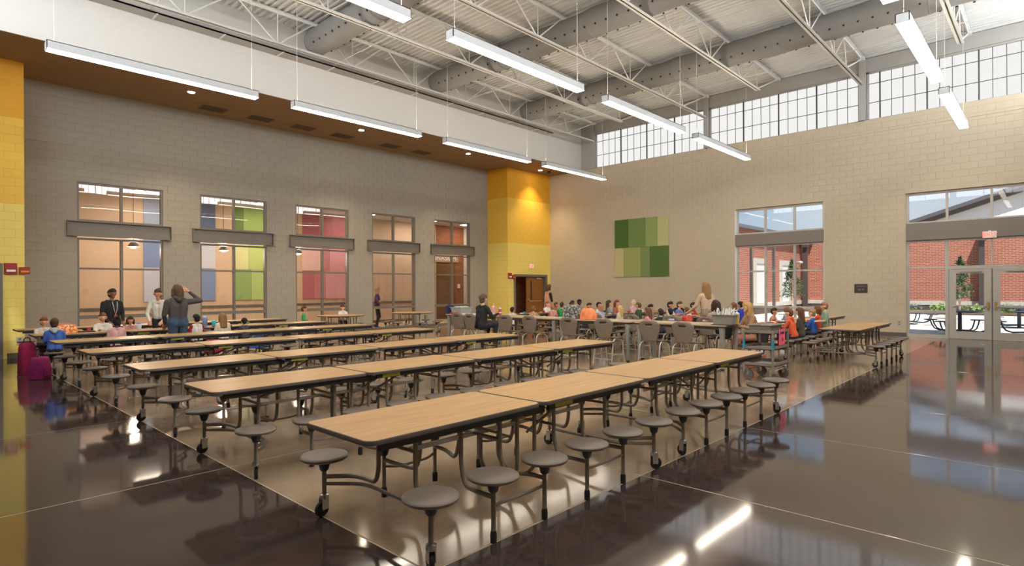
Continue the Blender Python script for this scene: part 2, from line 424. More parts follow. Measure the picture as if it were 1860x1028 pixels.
for k,(a,b) in enumerate(((-0.9,4.5),(4.7,9.87),(10.03,15.4))):  # unseen side bays, added to light the right wall and ceiling
    clerestory('window_%d'%(16+k),'y',X0-0.05,1,a,b,'unseen glowing clerestory bay added to the wall beside the viewer',pm_=M_pane_sun)
# steel along the top of the right wall
tr = MB().box((X1-0.02,Y0,8.62),(X1+0.17,15.268,9.06)).box((X1-0.02,15.27,7.052),(X1+0.17,18.0,9.06)).box((X1+0.18,Y0,7.05),(X1+0.3,18,9.3))
struct('trim_1', tr, M_beamgrey, label='grey steel spandrel above the clerestory')
mb=MB().box((X1-0.03,Y0,9.08),(X1+0.2,16.03,9.15)); struct('trim_2', mb, M_steel, label='pale edge angle under the deck')
for k,(y,yt) in enumerate(((15.35,'bulkhead'),(9.95,''),(4.595,''),(-0.9,''))):
    mb=MB().box((X1-0.10,y-0.10,7.05),(X1-0.08,y+0.10,9.1)).box((X1-0.08,y-0.012,7.05),(X1+0.06,y+0.012,9.1)).box((X1+0.06,y-0.10,7.05),(X1+0.1,y+0.10,9.1))
    struct('trim_%d'%(3+k), mb, M_beamgrey, label='grey steel wide-flange post between clerestory bays')
# conduit line along the bond beam
struct('trim_7', MB().box((X1-0.012,Y0,6.605),(X1,16.0,6.625)), M_jointR, label='thin conduit line below the clerestory')

# ------------------------------------------------------------------ roof joists along X
def joist(y, lab, to_wall):
    t = thing('roof_joist', lab, 'joist', (0,y,0), group=None)
    xa, xb = X0, X1-0.05
    zt, zb = 9.10, 8.20
    mb=MB()
    for s in (-1,1):
        mb.box((xa,s*0.012 if s>0 else -0.085,zt-0.008),(xb,0.085 if s>0 else -0.012,zt)); mb.box((xa,s*0.012-0.004,zt-0.075),(xb,s*0.012+0.004,zt))
    mb.build('top_chord',M_steel,t)
    xe = xb-0.10 if to_wall else xb-1.9
    mb=MB()
    for s in (-1,1):
        mb.box((xa,0.010 if s>0 else -0.080,zb),(xe,0.080 if s>0 else -0.010,zb+0.008)); mb.box((xa,s*0.014-0.004,zb),(xe,s*0.014+0.004,zb+0.075))
    mb.build('bottom_chord',M_steel,t)
    n=9; d=(xb-2.2-xa)/n
    for i in range(n):
        xm=xa+(i+0.5)*d; xp=xa+i*d; xn=xa+(i+1)*d
        # from bottom node at xm up to both top nodes, plus a vertical pair
        MB().tube([(xm-0.06,0,zb+0.05),(xp+0.10,0,zt-0.04)],0.020,6).build('web_bar',M_steel,t)
        MB().tube([(xm+0.06,0,zb+0.05),(xn-0.10,0,zt-0.04)],0.020,6).build('web_bar',M_steel,t)
        MB().tube([(xm,0,zb+0.05),(xm,0,zt-0.04)],0.014,6).build('web_post',M_steel,t)
    MB().tube([(xe-0.1 if not to_wall else xb-2.0,0,zb+0.05),(xb-0.1,0,zt-0.06)],0.026,6).build('end_bar',M_steel,t)
    MB().tube([(xb-2.0,0,zb+0.05),(xb-2.3,0,zt-0.04)],0.016,6).build('web_post',M_steel,t)
    MB().box((xb-0.22,-0.09,zt-0.10),(xb,0.09,zt-0.02)).build('bearing_seat',M_steel,t)
    return t
JY=[(15.25,'open-web roof joist in front of the white bulkhead',True),(12.60,'second open-web roof joist from the white bulkhead',False),
    (9.93,'open-web roof joist landing on the middle clerestory post',True),(7.25,'fourth open-web roof joist from the white bulkhead',False),
    (4.60,'open-web roof joist landing on the clerestory post nearest the viewer',True),(1.85,'open-web roof joist at the upper right corner of the view',False)]
for y,lb,w in JY: joist(y,lb,w)
# bridging rods between joists
for k,x in enumerate((4.2,9.0,13.9,18.6)):
    MB().tube([(x,-0.9,8.290),(x,16.0,8.290)],0.012,6).build('bridging_rod',M_steel,label='thin bridging rod across the joists, %s from the clerestory wall'%('fourth','third','second','nearest')[k],cat='rod',group='joist bridging rods')
# ledge channel on the bulkhead at the level of the joist
t=thing('ledge_channel','grey ledge channel along the top of the white bulkhead','channel',(0,0,0))
MB().box((X0,15.62,8.20),(19.3,16.028,8.235)).box((X0,15.62,8.20),(19.3,15.64,8.25)).build('channel_web',M_beamgrey,t)
for k in range(12):
    x=1.2+1.55*k; MB().box((x,15.60,8.175),(x+0.035,16.0,8.198)).build('bracket',M_steel,t)

# ------------------------------------------------------------------ fabric ducts along Y with rows of air holes
def duct(x, lab):
    t=thing('fabric_duct',lab,'duct',(x,0,8.62),group=None)
    V=[];F=[];n=24; ys=[Y0+0.3+(15.35-Y0-0.3)*i/64 for i in range(65)]
    for i,y in enumerate(ys):
        r=0.36*(1+0.035*math.sin(i*0.55)+0.02*math.sin(i*1.7))
        for k in range(n):
            q=2*math.pi*k/n; sag=1.0+0.05*math.sin(q)*math.sin(i*0.9)
            V.append((r*math.cos(q),y,r*sag*math.sin(q)*0.98))
    for i in range(len(ys)-1):
        for k in range(n): F.append((i*n+k,(i+1)*n+k,(i+1)*n+(k+1)%n,i*n+(k+1)%n))
    mb=MB().add(V,F); b=len(mb.v)
    mb.lathe([(0.36,15.35),(0.33,15.44),(0.22,15.52),(0.05,15.55)],24,(0,0,0),'y')
    mb.build('sleeve',M_duct,t,smooth='full')
    # seams
    for y in (2.2,5.6,8.9,12.2): MB().lathe([(0.372,y-0.015),(0.378,y),(0.372,y+0.015)],24,(0,0,0),'y').build('seam_band',M_duct,t,smooth=True)
    # air holes as small dark eyelets in two rows
    for sgn in (-1,1):
        mb=MB()
        for i in range(46):
            y=14.9-0.33*i; q=math.radians(-100+sgn*48)
            c=(0.372*math.cos(q),y,0.372*math.sin(q)); s0=len(mb.v)
            mb.lathe([(0.026,-0.012),(0.026,0.012),(0.01,0.014)],8)
            M=Matrix.Translation(c)@Vector((math.cos(q),0,math.sin(q))).to_track_quat('Z','Y').to_matrix().to_4x4()
            mb.tf(M,s0)
        o=mb.build('air_holes',M_hole,t); o['kind']='stuff'
    return t
duct(8.25,'grey fabric air duct farthest left under the deck'); duct(12.7,'grey fabric air duct in the middle of the ceiling'); duct(17.3,'grey fabric air duct nearest the clerestory wall')

# ------------------------------------------------------------------ linear pendant lamps
def pendant(x0,x1,y,lab):
    z=5.90; L_=x1-x0
    t=thing('linear_pendant',lab,'lamp',((x0+x1)/2,y,z),group=None)
    mb=MB(); h=L_/2; w=0.10
    mb.box((-h,-w,0.012),(h,-w+0.012,0.16)).box((-h,w-0.012,0.012),(h,w,0.16)).box((-h,-w,0.148),(h,w,0.16)).box((-h,-w,0.0),(-h+0.012,w,0.16)).box((h-0.012,-w,0.0),(h,w,0.16))
    mb.build('housing',M_lampbody,t)
    MB().box((-h+0.013,-w+0.002,0.0),(h-0.013,w-0.002,0.02)).build('diffuser',M_lamp,t)
    MB().box((-h+0.03,-w+0.02,0.160),(h-0.03,w-0.02,0.166)).build('upper_diffuser',M_up,t)  # unseen glowing strip, added to lift the deck and bulkhead
    for s in (-1,1):
        MB().tube([(s*(h-0.12),0,0.16),(s*(h-0.12),0,3.25)],0.0035,5).build('cable',M_white,t)
    return t
rows=[(13.13,[(1.86,5.62),(6.45,10.22),(11.12,14.90),(15.66,19.43)],'row of lamps beside the bulkhead'),
      (7.58,[(1.86,5.66),(6.54,10.32),(11.25,15.07),(15.86,19.80)],'middle row of lamps'),
      (1.80,[(1.9,5.7),(6.6,10.35),(11.25,15.12),(16.10,20.00)],'row of lamps nearest the viewer')]
ordn=['farthest from','third from','second from','nearest to']
for y,seg,rn in rows:
    for k,(a,b) in enumerate(seg): pendant(a,b,y,'white linear pendant, %s the clerestory wall in the %s'%(ordn[k],rn))
# downlights, vents and dome camera in the soffit
M_down=emit('downlight_glow',(1.0,0.80,0.55),45.0)
for k,(x,y) in enumerate(((5.6,17.3),(10.95,17.3),(15.85,17.25),(20.4,17.3))):
    t=thing('downlight','round recessed downlight in the soffit, %s from the yellow column'%('fourth','third','second','first')[k],'lamp',(x,y,7.04),group=None)
    MB().lathe([(0.11,-0.012),(0.11,0.0),(0.085,0.0),(0.085,-0.012)],20).build('trim_ring',M_white,t)
    MB().lathe([(0.082,-0.018),(0.082,-0.0125)],20).build('lens',M_down,t)
    ld=bpy.data.lights.new('downlight_beam','SPOT'); ld.energy=(420,420,420,300)[k]; ld.color=(1,0.78,0.5); ld.spot_size=math.radians(95); ld.spot_blend=0.8; ld.shadow_soft_size=0.08
    lo=bpy.data.objects.new('downlight_beam',ld); COL.objects.link(lo); lo.parent=t; lo.location=(0,0,-0.03)
M_vent=mat('vent_brown','6b5a49',0.7,var=0.02)
for k,x in enumerate((6.58,8.0,9.44,10.9,12.94,14.42)):
    t=thing('ceiling_vent','brown square ceiling vent, number %s from the yellow column'%('six','five','four','three','two','one')[k],'vent',(x,18.45,7.04),group=None)
    MB().box((-0.36,-0.25,-0.012),(0.36,0.25,0.0)).build('frame',M_vent,t)
    for i in range(9): MB().box((-0.32,-0.21+0.05*i,-0.02),(0.32,-0.19+0.05*i,-0.010)).build('louver',M_vent,t)
t=thing('dome_camera','black dome security camera under the soffit beside the yellow column','camera',(20.9,17.2,7.04))
MB().lathe([(0.10,-0.04),(0.11,0.0)],16).build('mount',M_black,t); MB().ell((0,0,-0.04),(0.085,0.085,0.075),14,8).build('dome',M_black,t,smooth='full')

# ------------------------------------------------------------------ interior windows of the left wall
def bars(w, m, lst, d0, d1, axis='x', plane=0):
    for (n,u0,u1,z0,z1) in lst:
        if axis=='x': MB().box((u0,plane+d0,z0),(u1,plane+d1,z1)).build(n,m,w)
        else: MB().box((plane+d0,u0,z0),(plane+d1,u1,z1)).build(n,m,w)
def panes(w, m, lst, d, axis='x', plane=0):
    for (u0,u1,z0,z1) in lst:
        if axis=='x': MB().box((u0,plane+d-0.004,z0),(u1,plane+d+0.004,z1)).build('pane',m,w)
        else: MB().box((plane+d-0.004,u0,z0),(plane+d+0.004,u1,z1)).build('pane',m,w)
for k,x in enumerate(WINX):
    w=thing('window_%d'%(k+1),'interior window with lintel beam, number %s from the left'%('one','two','three','four','five')[k],'window'); w['kind']='structure'; del w['category']
    a,b=x,x+WW; c=(a+b)/2; f=0.05
    L0=[('jamb',a,a+f,0.0,3.03),('jamb',b-f,b,0.0,3.03),('head',a+f,b-f,2.98,3.03),('mullion',c-0.03,c+0.03,0.10,2.98),('sill',a+f,b-f,0.0,0.10)]
    for (p,q) in ((a+f,c-0.03),(c+0.03,b-f)): L0+=[('transom_bar',p,q,2.17,2.22),('rail',p,q,0.82,0.92)]
    L0+=[('jamb',a,a+f,3.48,4.54),('jamb',b-f,b,3.48,4.54),('head',a+f,b-f,4.49,4.54),('sill',a+f,b-f,3.48,3.53),('mullion',c-0.03,c+0.03,3.53,4.49)]
    bars(w,M_bronze,L0,0.03,0.15,'x',Y1)
    pl=[]
    for (p,q) in ((a+f,c-0.03),(c+0.03,b-f)): pl+=[(p,q,2.22,2.98),(p,q,0.92,2.17),(p,q,0.10,0.82),(p,q,3.53,4.49)]
    panes(w,G_in,pl,0.09,'x',Y1)
    # lintel: steel channel on the wall face
    mb=MB(); p,q=a-0.225,b+0.205
    mb.box((p,Y1-0.012,3.08),(q,Y1+0.24,3.47)); mb.box((p,Y1-0.085,3.455),(q,Y1-0.012,3.48)).box((p,Y1-0.085,3.065),(q,Y1-0.012,3.09)).box((p,Y1-0.085,3.09),(p+0.015,Y1-0.012,3.455)).box((q-0.015,Y1-0.085,3.09),(q,Y1-0.012,3.455))
    mb.build('lintel_beam',M_bronze,w)

# ------------------------------------------------------------------ right wall window and double doors
w=thing('window_13','tall exterior window between the green panels and the doors','window'); w['kind']='structure'; del w['category']
a,b=5.79,8.86; f=0.06; ms=[6.78,7.79]
L0=[('jamb',a,a+f,0.0,3.15),('jamb',b-f,b,0.0,3.15),('head',a+f,b-f,3.09,3.15),('sill',a+f,b-f,0,0.10),('jamb',a,a+f,3.57,4.53),('jamb',b-f,b,3.57,4.53),('head',a+f,b-f,4.45,4.53),('sill',a+f,b-f,3.57,3.63)]
for m_ in ms: L0+=[('mullion',m_-0.03,m_+0.03,0.10,3.09),('mullion',m_-0.03,m_+0.03,3.63,4.45)]
ed=[a+f-0.03]+ms+[b-f+0.03]; pl=[]
for i in range(3):
    p,q=ed[i]+0.03,ed[i+1]-0.03
    L0+=[('transom_bar',p,q,2.15,2.21),('rail',p,q,0.82,0.90)]
    pl+=[(p,q,2.21,3.09),(p,q,0.90,2.15),(p,q,0.10,0.82),(p,q,3.63,4.45)]
bars(w,M_alu,L0,0.10,0.22,'y',X1); panes(w,G_out,pl,0.16,'y',X1)
M_lint=mat('lintel_taupe','7d736a',0.5,var=0.02)
MB().box((X1-0.005,a,3.15),(X1+0.28,b,3.57)).build('lintel_beam',M_lint,w)
d=thing('door_1','glazed double entrance doors with side lights and transom','door'); d['kind']='structure'; del d['category']
a,b=-0.75,3.43
MB().box((X1-0.005,a,3.03),(X1+0.28,b,3.56)).build('lintel_beam',M_lint,d)
L0=[('jamb',b-0.06,b,0,3.03),('jamb',a,a+0.06,0,3.03),('head',a+0.06,b-0.06,2.97,3.03),('jamb',b-0.06,b,3.56,4.52),('jamb',a,a+0.06,3.56,4.52),('head',a+0.06,b-0.06,4.45,4.52),('sill',a+0.06,b-0.06,3.56,3.61)]
for m_ in (2.40,1.345,0.29): L0.append(('mullion',m_-0.03,m_+0.03,3.61,4.45))
for m_ in (2.41,0.28): L0.append(('mullion',m_-0.045,m_+0.045,0,2.97))
L0.append(('mullion',1.325,1.365,2.21,2.97))
L0+=[('transom_bar',0.325,2.365,2.11,2.21)]
pl=[]
for (p,q) in ((2.455,3.37),(-0.69,0.235)):
    L0+=[('rail',p,q,2.14,2.19),('rail',p,q,0.77,0.85),('sill',p,q,0,0.10)]
    pl+=[(p,q,0.10,0.77),(p,q,0.85,2.14),(p,q,2.19,2.97)]
pl+=[(1.365,2.365,2.21,2.97),(0.325,1.325,2.21,2.97)]
ms=[-0.72,0.29,1.345,2.40,3.40]
for i in range(4): pl.append((ms[i]+0.03,ms[i+1]-0.03,3.61,4.45))
bars(d,M_alu,L0,0.10,0.22,'y',X1); panes(d,G_out,pl,0.16,'y',X1)
M_brass=mat('brass_lever','b08d4f',0.35,metal=0.8,var=0.02)
for (p,q,side) in ((1.36,2.36,1),(0.33,1.33,-1)):
    lf=link('door_leaf',None,d); gp,gq=p+0.17,q-0.17
    mb=MB().box((X1+0.12,p,0.012),(X1+0.18,gp,2.10)).box((X1+0.12,gq,0.012),(X1+0.18,q,2.10)).box((X1+0.12,gp,0.012),(X1+0.18,gq,0.23)).box((X1+0.12,gp,1.97),(X1+0.18,gq,2.10))
    mb.build('leaf_frame',M_alu,lf)
    MB().box((X1+0.146,gp,0.23),(X1+0.154,gq,1.97)).build('pane',G_out,lf)
    MB().box((X1+0.06,p+0.10,0.985),(X1+0.085,q-0.10,1.025)).box((X1+0.085,p+0.10,0.98),(X1+0.12,p+0.14,1.03)).box((X1+0.085,q-0.14,0.98),(X1+0.12,q-0.10,1.03)).build('push_bar',M_alu,lf)
    yl_=p+0.075 if side>0 else q-0.075
    MB().box((X1+0.07,yl_-0.03,0.90),(X1+0.12,yl_+0.03,1.12)).build('lock',M_brass,lf)
    MB().box((X1+0.06,(p+q)/2-0.30,2.02),(X1+0.12,(p+q)/2+0.20,2.08)).build('closer',M_alu,lf)
MB().box((X1+0.11,1.332,0.0),(X1+0.2,1.358,2.11)).build('centre_post',M_bronze,d)
# light sills/reveals of the openings
struct('trim_8', MB().box((X1-0.001,8.845,0),(X1+0.1,8.862,4.53)).box((X1-0.001,5.788,0),(X1+0.1,5.80,4.53)), M_white, label='pale reveal of the tall window')

# ------------------------------------------------------------------ wooden door in the yellow column, standing open
M_oak=mat('oak_veneer','8f5a25',0.45,var=0.15,scale=3,stretch=(1,1,12))
M_frame=mat('door_frame_grey','6d6a62',0.5,var=0.02)
d=thing('door_2','oak door in a grey steel frame in the yellow column, standing open','door'); d['kind']='structure'; del d['category']
MB().box((19.24,YCOL-0.03,0),(19.34,YCOL+0.25,2.235)).box((21.50,YCOL-0.03,0),(21.60,YCOL+0.25,2.235)).box((19.34,YCOL-0.03,2.135),(21.50,YCOL+0.25,2.235)).build('door_frame',M_frame,d)
lf=link('door_leaf',None,d,(20.25,YCOL+0.14,0)); 
MB().box((-0.02,-0.025,0.02),(1.22,0.025,2.12)).build('leaf_panel',M_oak,lf)
MB().box((0.28,-0.032,1.05),(0.36,0.032,1.95)).build('vision_pane',M_black,lf)
MB().box((0.02,-0.09,0.96),(1.0,-0.05,1.02)).box((0.02,-0.09,0.94),(0.09,-0.025,1.10)).box((0.94,-0.09,0.96),(1.0,-0.025,1.02)).build('panic_bar',mat('satin_brass','c9a46a',0.35,metal=0.6,var=0.02),lf)
MB().box((0.65,-0.08,2.02),(1.05,-0.025,2.09)).build('closer',M_chrome,lf)
M_brickin=None
d=thing('door_3','dark grey door frame at the left edge of the yellow pier','door'); d['kind']='structure'; del d['category']
MB().box((1.63,YCOL-0.03,0),(1.73,YCOL+0.25,2.235)).box((-0.6,YCOL-0.03,0),(-0.5,YCOL+0.25,2.235)).box((-0.5,YCOL-0.03,2.135),(1.63,YCOL+0.25,2.235)).build('door_frame',M_frame,d)
MB().box((-0.5,YCOL+0.08,0.01),(1.63,YCOL+0.13,2.135)).build('leaf_panel',M_oak,d)

# ------------------------------------------------------------------ brick material (courses too fine to pick apart)
def brick(name, c1, c2, cm, axis, scale=1.0, bw=0.32, rh=0.105):
    m=bpy.data.materials.new(name); m.use_nodes=True; n=m.node_tree.nodes; l=m.node_tree.links; b=n['Principled BSDF']
    g=n.new('ShaderNodeNewGeometry'); s=n.new('ShaderNodeSeparateXYZ'); c=n.new('ShaderNodeCombineXYZ')
    l.new(g.outputs['Position'],s.inputs[0]); l.new(s.outputs['X' if axis=='x' else 'Y'],c.inputs[0]); l.new(s.outputs['Z'],c.inputs[1])
    t=n.new('ShaderNodeTexBrick'); t.inputs['Scale'].default_value=scale; t.inputs['Brick Width'].default_value=bw; t.inputs['Row Height'].default_value=rh; t.inputs['Mortar Size'].default_value=0.012; t.inputs['Bias'].default_value=0.0
    t.inputs['Color1'].default_value=lin(c1)+(1,); t.inputs['Color2'].default_value=lin(c2)+(1,); t.inputs['Mortar'].default_value=lin(cm)+(1,)
    l.new(c.outputs[0],t.inputs['Vector']); l.new(t.outputs['Color'],b.inputs['Base Color']); b.inputs['Roughness'].default_value=0.85
    return m
B_x=brick('red_brick_x','a8634d','9a5643','c09a88','x'); B_y=brick('red_brick_y','a8634d','9a5643','c09a88','y')
B_in=brick('orange_brick','9a5a36','86482a','8a6148','x')
B_dark=brick('dark_brick','5a4a45','4c3d3a','6e625c','y'); B_darkx=brick('dark_brick_x','5a4a45','4c3d3a','6e625c','x')

# ------------------------------------------------------------------ corridor beyond the interior windows
M_corr=mat('corridor_tan','bfa68e',0.8,var=0.02)
CY=23.5
struct('wall_corridor', MB().box((X0,CY,0),(19.3,CY+0.2,5.4)), M_corr, label='tan corridor wall seen through the interior windows')
struct('wall_corridor_brick', MB().box((19.3,CY,0),(22.0,CY+0.2,5.4)), B_in, label='orange brick corridor wall seen through the last interior window')
struct('wall_corridor_end', MB().box((X1+0.25,YCOL+0.02,0),(X1+0.45,CY+0.2,9.0)).box((X0-0.45,YCOL-0.1,0),(X0-0.25,CY+0.2,9.0)), M_corr)
struct('ceiling_corridor', MB().box((X0-0.3,Y1+0.25,5.3),(X1+0.3,CY+0.2,5.4)), M_gyp)
struct('wall_closet', MB().box((X0,Y1+0.0,0),(1.9,Y1+0.25,7.04)).box((19.0,Y1+0.02,5.0),(X1+0.3,Y1+0.25,7.04)), M_corr)
struct('trim_9', MB().box((X0,CY-0.03,0.90),(18.9,CY,1.0)).box((X0,CY-0.012,0),(18.9,CY,0.12)), M_base, label='dark chair rail along the corridor wall')
struct('trim_10', MB().box((X0,Y1+1.6,4.9),(X1,CY,5.3)), M_gyp, label='corridor ceiling drop')
struct('wall_vestibule', MB().box((19.10,19.0,0),(22.05,19.12,2.9)), B_in, label='orange brick wall seen through the open oak door')
M_pan={}
def panel(x0,x1,z0,z1,col,plane,axis,facing,lab,cat='panel',group=None):
    m=mat('panel_'+col,col,0.9,var=0.02,scale=40,bump=0.1)
    t=0.05
    if axis=='x': mb=MB().box((x0+0.004,min(plane,plane+facing*t),z0+0.004),(x1-0.004,max(plane,plane+facing*t),z1-0.004))
    else: mb=MB().box((min(plane,plane+facing*t),x0+0.004,z0+0.004),(max(plane,plane+facing*t),x1-0.004,z1-0.004))
    return mb.build('wall_panel',m,label=lab,cat=cat,group=group)
# blue, green and rose groups in the corridor: three courses of uneven widths
def panel_group(x0,cols,courses,gname):
    for ci,(z0,z1,ws) in enumerate(courses):
        x=x0
        for k,(w_,c) in enumerate(ws):
            panel(x,x+w_,z0,z1,c,CY,'x',-1,'%s acoustic panel behind the interior windows, %s course, %s'%(gname,('bottom','middle','top')[ci],('leftmost','second','third','fourth','fifth')[k]),group='%s corridor panels'%gname)
            x+=w_
panel_group(6.02,None,[(1.18,2.40,[(1.0,'a9b0c4'),(0.75,'7f8fb0'),(0.65,'6c7ea6')]),(2.40,3.62,[(0.6,'6c7fa8'),(0.45,'9fabc6'),(1.35,'b4b6c4')]),(3.62,4.84,[(1.4,'8e9ab3'),(1.0,'56688c')])],'blue')
panel_group(9.12,None,[(1.18,2.40,[(0.65,'7f9a5c'),(0.75,'9cb36e'),(1.0,'7f9a5c')]),(2.40,3.62,[(0.55,'c2c48e'),(1.0,'a9b970'),(0.85,'c2c48e')]),(3.62,4.84,[(0.35,'5d7a3c'),(1.1,'87a05a'),(0.95,'a9b970')])],'green')
panel_group(11.95,None,[(1.18,2.40,[(0.5,'a85f68'),(0.55,'b86f78'),(1.0,'cc8d92')]),(2.40,3.62,[(0.9,'d9b3ae'),(0.35,'b87a80'),(0.8,'cf8f95')]),(3.62,4.84,[(0.75,'96525c'),(0.6,'a9636c'),(0.7,'a85f68')])],'rose')
# plain opening with double wood doors + GYMNASIUM sign at the brick end
M_wood=mat('wood_slab','6b4a2e',0.5,var=0.25,scale=2,stretch=(1,1,8))
MB().box((19.35,CY-0.05,0.02),(20.55,CY-0.005,2.85)).build('gym_door',M_wood,label='brown wood gym door behind the last interior window',cat='door')
t=thing('gymnasium_sign','pale gymnasium sign with white letters above the wood door','sign',(19.55,CY-0.06,3.19))
MB().box((-1.25,0,-0.20),(1.25,0.035,0.20)).build('sign_board',mat('sign_tan','a98f78',0.6,var=0.02),t)
o=link('lettering',text_mesh('GYMNASIUM',0.38),t,(0.0,-0.004,0.0)); o.rotation_euler=(math.radians(90),0,0); o.data.materials.append(M_white)
MB().box((21.2,CY-0.06,0),(21.9,CY-0.01,5.3)).build('white_pilaster',M_gyp,label='white pilaster beside the orange brick in the corridor',cat='pilaster')
t=thing('fire_notice','white and red notice on the orange brick','notice',(20.85,CY-0.012,1.62))
MB().box((-0.09,0,-0.0),(0.09,0.01,0.22)).build('white_sheet',M_white,t); MB().box((-0.08,0,-0.16),(0.08,0.01,-0.01)).build('red_box',mat('alarm_red','9c1d1d',0.4,var=0.02),t)
# pendant cones in the corridor
for k,x in enumerate((5.21,7.95,10.70)):
    t=thing('cone_pendant','dark cone pendant lamp in the corridor, %s from the left'%('first','second','third')[k],'lamp',(x,21.4,2.98),group=None)
    MB().lathe([(0.17,0.0),(0.165,0.005),(0.07,0.16),(0.05,0.18),(0.0001,0.181)],18).build('shade',M_bronze,t,smooth=True)
    MB().tube([(0,0,0.18),(0,0,1.95)],0.008,6).build('cord',M_black,t)
    MB().ell((0,0,0.0),(0.10,0.10,0.05),12,8).build('bulb',emit('bulb_glow',(1,0.78,0.5),14),t)
    pl_=bpy.data.lights.new('bulb_light','POINT'); pl_.energy=CORR_W; pl_.color=(1,0.85,0.7); pl_.shadow_soft_size=0.1
    po=bpy.data.objects.new('bulb_light',pl_); COL.objects.link(po); po.parent=t; po.location=(0,0,-0.10)
# unseen flat lights added to brighten the corridor
for k,x in enumerate((2.0,6.0,10.0,14.0,17.5,20.6)):
    t=thing('corridor_fill_light','unseen flat light added above the corridor','lamp',(x,22.2,4.88),group='added corridor lights')
    MB().box((-0.6,-0.3,0),(0.6,0.3,0.02)).build('frame',M_white,t); MB().box((-0.56,-0.26,-0.008),(0.56,0.26,0.0)).build('diffuser',emit('corridor_fill_glow',(1,0.86,0.72),15) if k<4 else emit('corridor_fill_bright',(1,0.88,0.76),22),t)
# ------------------------------------------------------------------ courtyard outside the right wall
M_conc=mat('courtyard_concrete','c4beb3',0.8,var=0.05,scale=0.8)
M_lime=mat('limestone','c8c2b8',0.8,var=0.03)
M_mulch=mat('mulch','5a4a3c',0.95,var=0.3,scale=12,bump=0.5)
M_brown=mat('bronze_downspout','4b4442',0.5,var=0.02)
struct('ground', MB().box((X1+0.3,-40,-0.2),(70,40,-0.02)), M_conc, label='pale courtyard paving')
BX=45.0; WY=12.9
struct('wall_courtyard', MB().box((BX,-30,0.45),(BX+0.4,WY,5.0)), B_y, label='red brick wall across the courtyard')
struct('wall_courtyard_base', MB().box((BX-0.06,-30,0),(BX+0.4,WY,0.40)), B_dark, label='dark brick plinth of the courtyard wall')
for k in range(62):
    y=WY-0.6*(k+1)
    if y<-26: break
    MB().box((BX-0.09,y+0.004,0.40),(BX+0.1,y+0.596,0.66)).build('limestone_block',M_lime,bpy.data.objects['wall_courtyard'])
struct('wall_gable', MB().add([(BX,-30,5.0),(BX,8.2,5.0),(BX,-14,12.0),(BX+0.3,-30,5.0),(BX+0.3,8.2,5.0),(BX+0.3,-14,12.0)],[(0,1,2),(5,4,3),(0,2,5,3),(1,4,5,2),(0,3,4,1)]), mat('white_siding','f0ede8',0.7,var=0.01), label='white gable above the courtyard brick')
struct('trim_11', MB().tube([(BX-0.25,9.1,4.83),(BX-0.25,-14,12.18),(BX-0.25,-36,5.2)],0.28,6), M_brown, label='dark rake edge of the gable roof')
struct('wall_wing', MB().box((X1+0.5,WY,0.45),(BX+0.4,WY+0.4,4.9)), B_x, label='red brick wing on the left of the courtyard')
struct('wall_wing_base', MB().box((X1+0.5,WY-0.06,0),(BX,WY+0.4,0.40)), B_darkx, label='dark brick plinth of the wing')
for k in range(38): MB().box((X1+0.6+0.6*k+0.004,WY-0.09,0.40),(X1+0.6+0.6*k+0.596,WY+0.1,0.66)).build('limestone_block',M_lime,bpy.data.objects['wall_wing'])
struct('trim_12', MB().box((X1+0.4,WY-0.35,4.9),(BX+0.6,WY+0.5,5.08)), mat('eave_grey','6f747a',0.6,var=0.02), label='grey eave of the courtyard wing')
# narrow white framed windows of the wing
M_dglass=mat('dark_window_glass','33404a',0.15,var=0.05)
for k,x in enumerate((35.4,39.8)):
    w=thing('window_%d'%(14+k),'narrow white framed window in the courtyard wing','window',(x,WY,0)); w['kind']='structure'; del w['category']
    MB().box((-0.95,-0.08,0.66),(-0.62,0.02,3.3)).box((0.62,-0.08,0.66),(0.95,0.02,3.3)).box((-0.62,-0.08,3.0),(0.62,0.02,3.3)).build('surround',M_lime,w)
    for i in range(2):
        for r in range(3): MB().box((-0.62+0.62*i+0.05,-0.03,0.72+0.76*r),(0.62*i-0.05,-0.01,0.72+0.76*r+0.70)).build('pane',M_dglass,w)
    MB().box((-0.62,-0.04,0.66),(0.62,-0.0,3.0)).build('sash',M_white,w)
# downspouts
def downspout(x,y,lab):
    t=thing('downspout',lab,'downspout',(x,y,0))
    MB().box((-0.13,-0.13,0.02),(0.13,0.13,4.3)).build('pipe',M_brown,t); MB().prism([(-0.28,-0.2),(0.28,-0.2),(0.28,0.2),(-0.28,0.2)],4.3,4.75).build('conductor_head',M_brown,t)
    return t
downspout(43.0,WY-0.32,'dark downspout in the corner of the courtyard wing'); downspout(BX-0.42,3.2,'dark downspout on the wall opposite the doors')
# canopy posts just outside the tall window
for k,y in enumerate((8.62,7.72)):
    t=thing('canopy_post','slim grey canopy post outside the tall window, %s'%('left','right')[k]+' of the pair','post',(24.4,y+0.60,0))
    MB().box((-0.05,-0.05,0),(0.05,0.05,3.3)).build('shaft',M_alu,t); MB().box((-0.10,-0.10,0),(0.10,0.10,0.02)).build('base_plate',M_alu,t)
# courtyard lamp bracket
t=thing('wall_lamp','small grey lamp on a bracket on the courtyard wing','lamp',(41.5,WY-0.09,3.2)); MB().tube([(0,0,0),(0,-0.4,0.1),(-0.3,-0.5,0.0)],0.04,6).build('bracket',M_beamgrey,t); MB().ell((-0.35,-0.5,0.0),(0.2,0.15,0.1)).build('head',M_beamgrey,t,smooth=True)
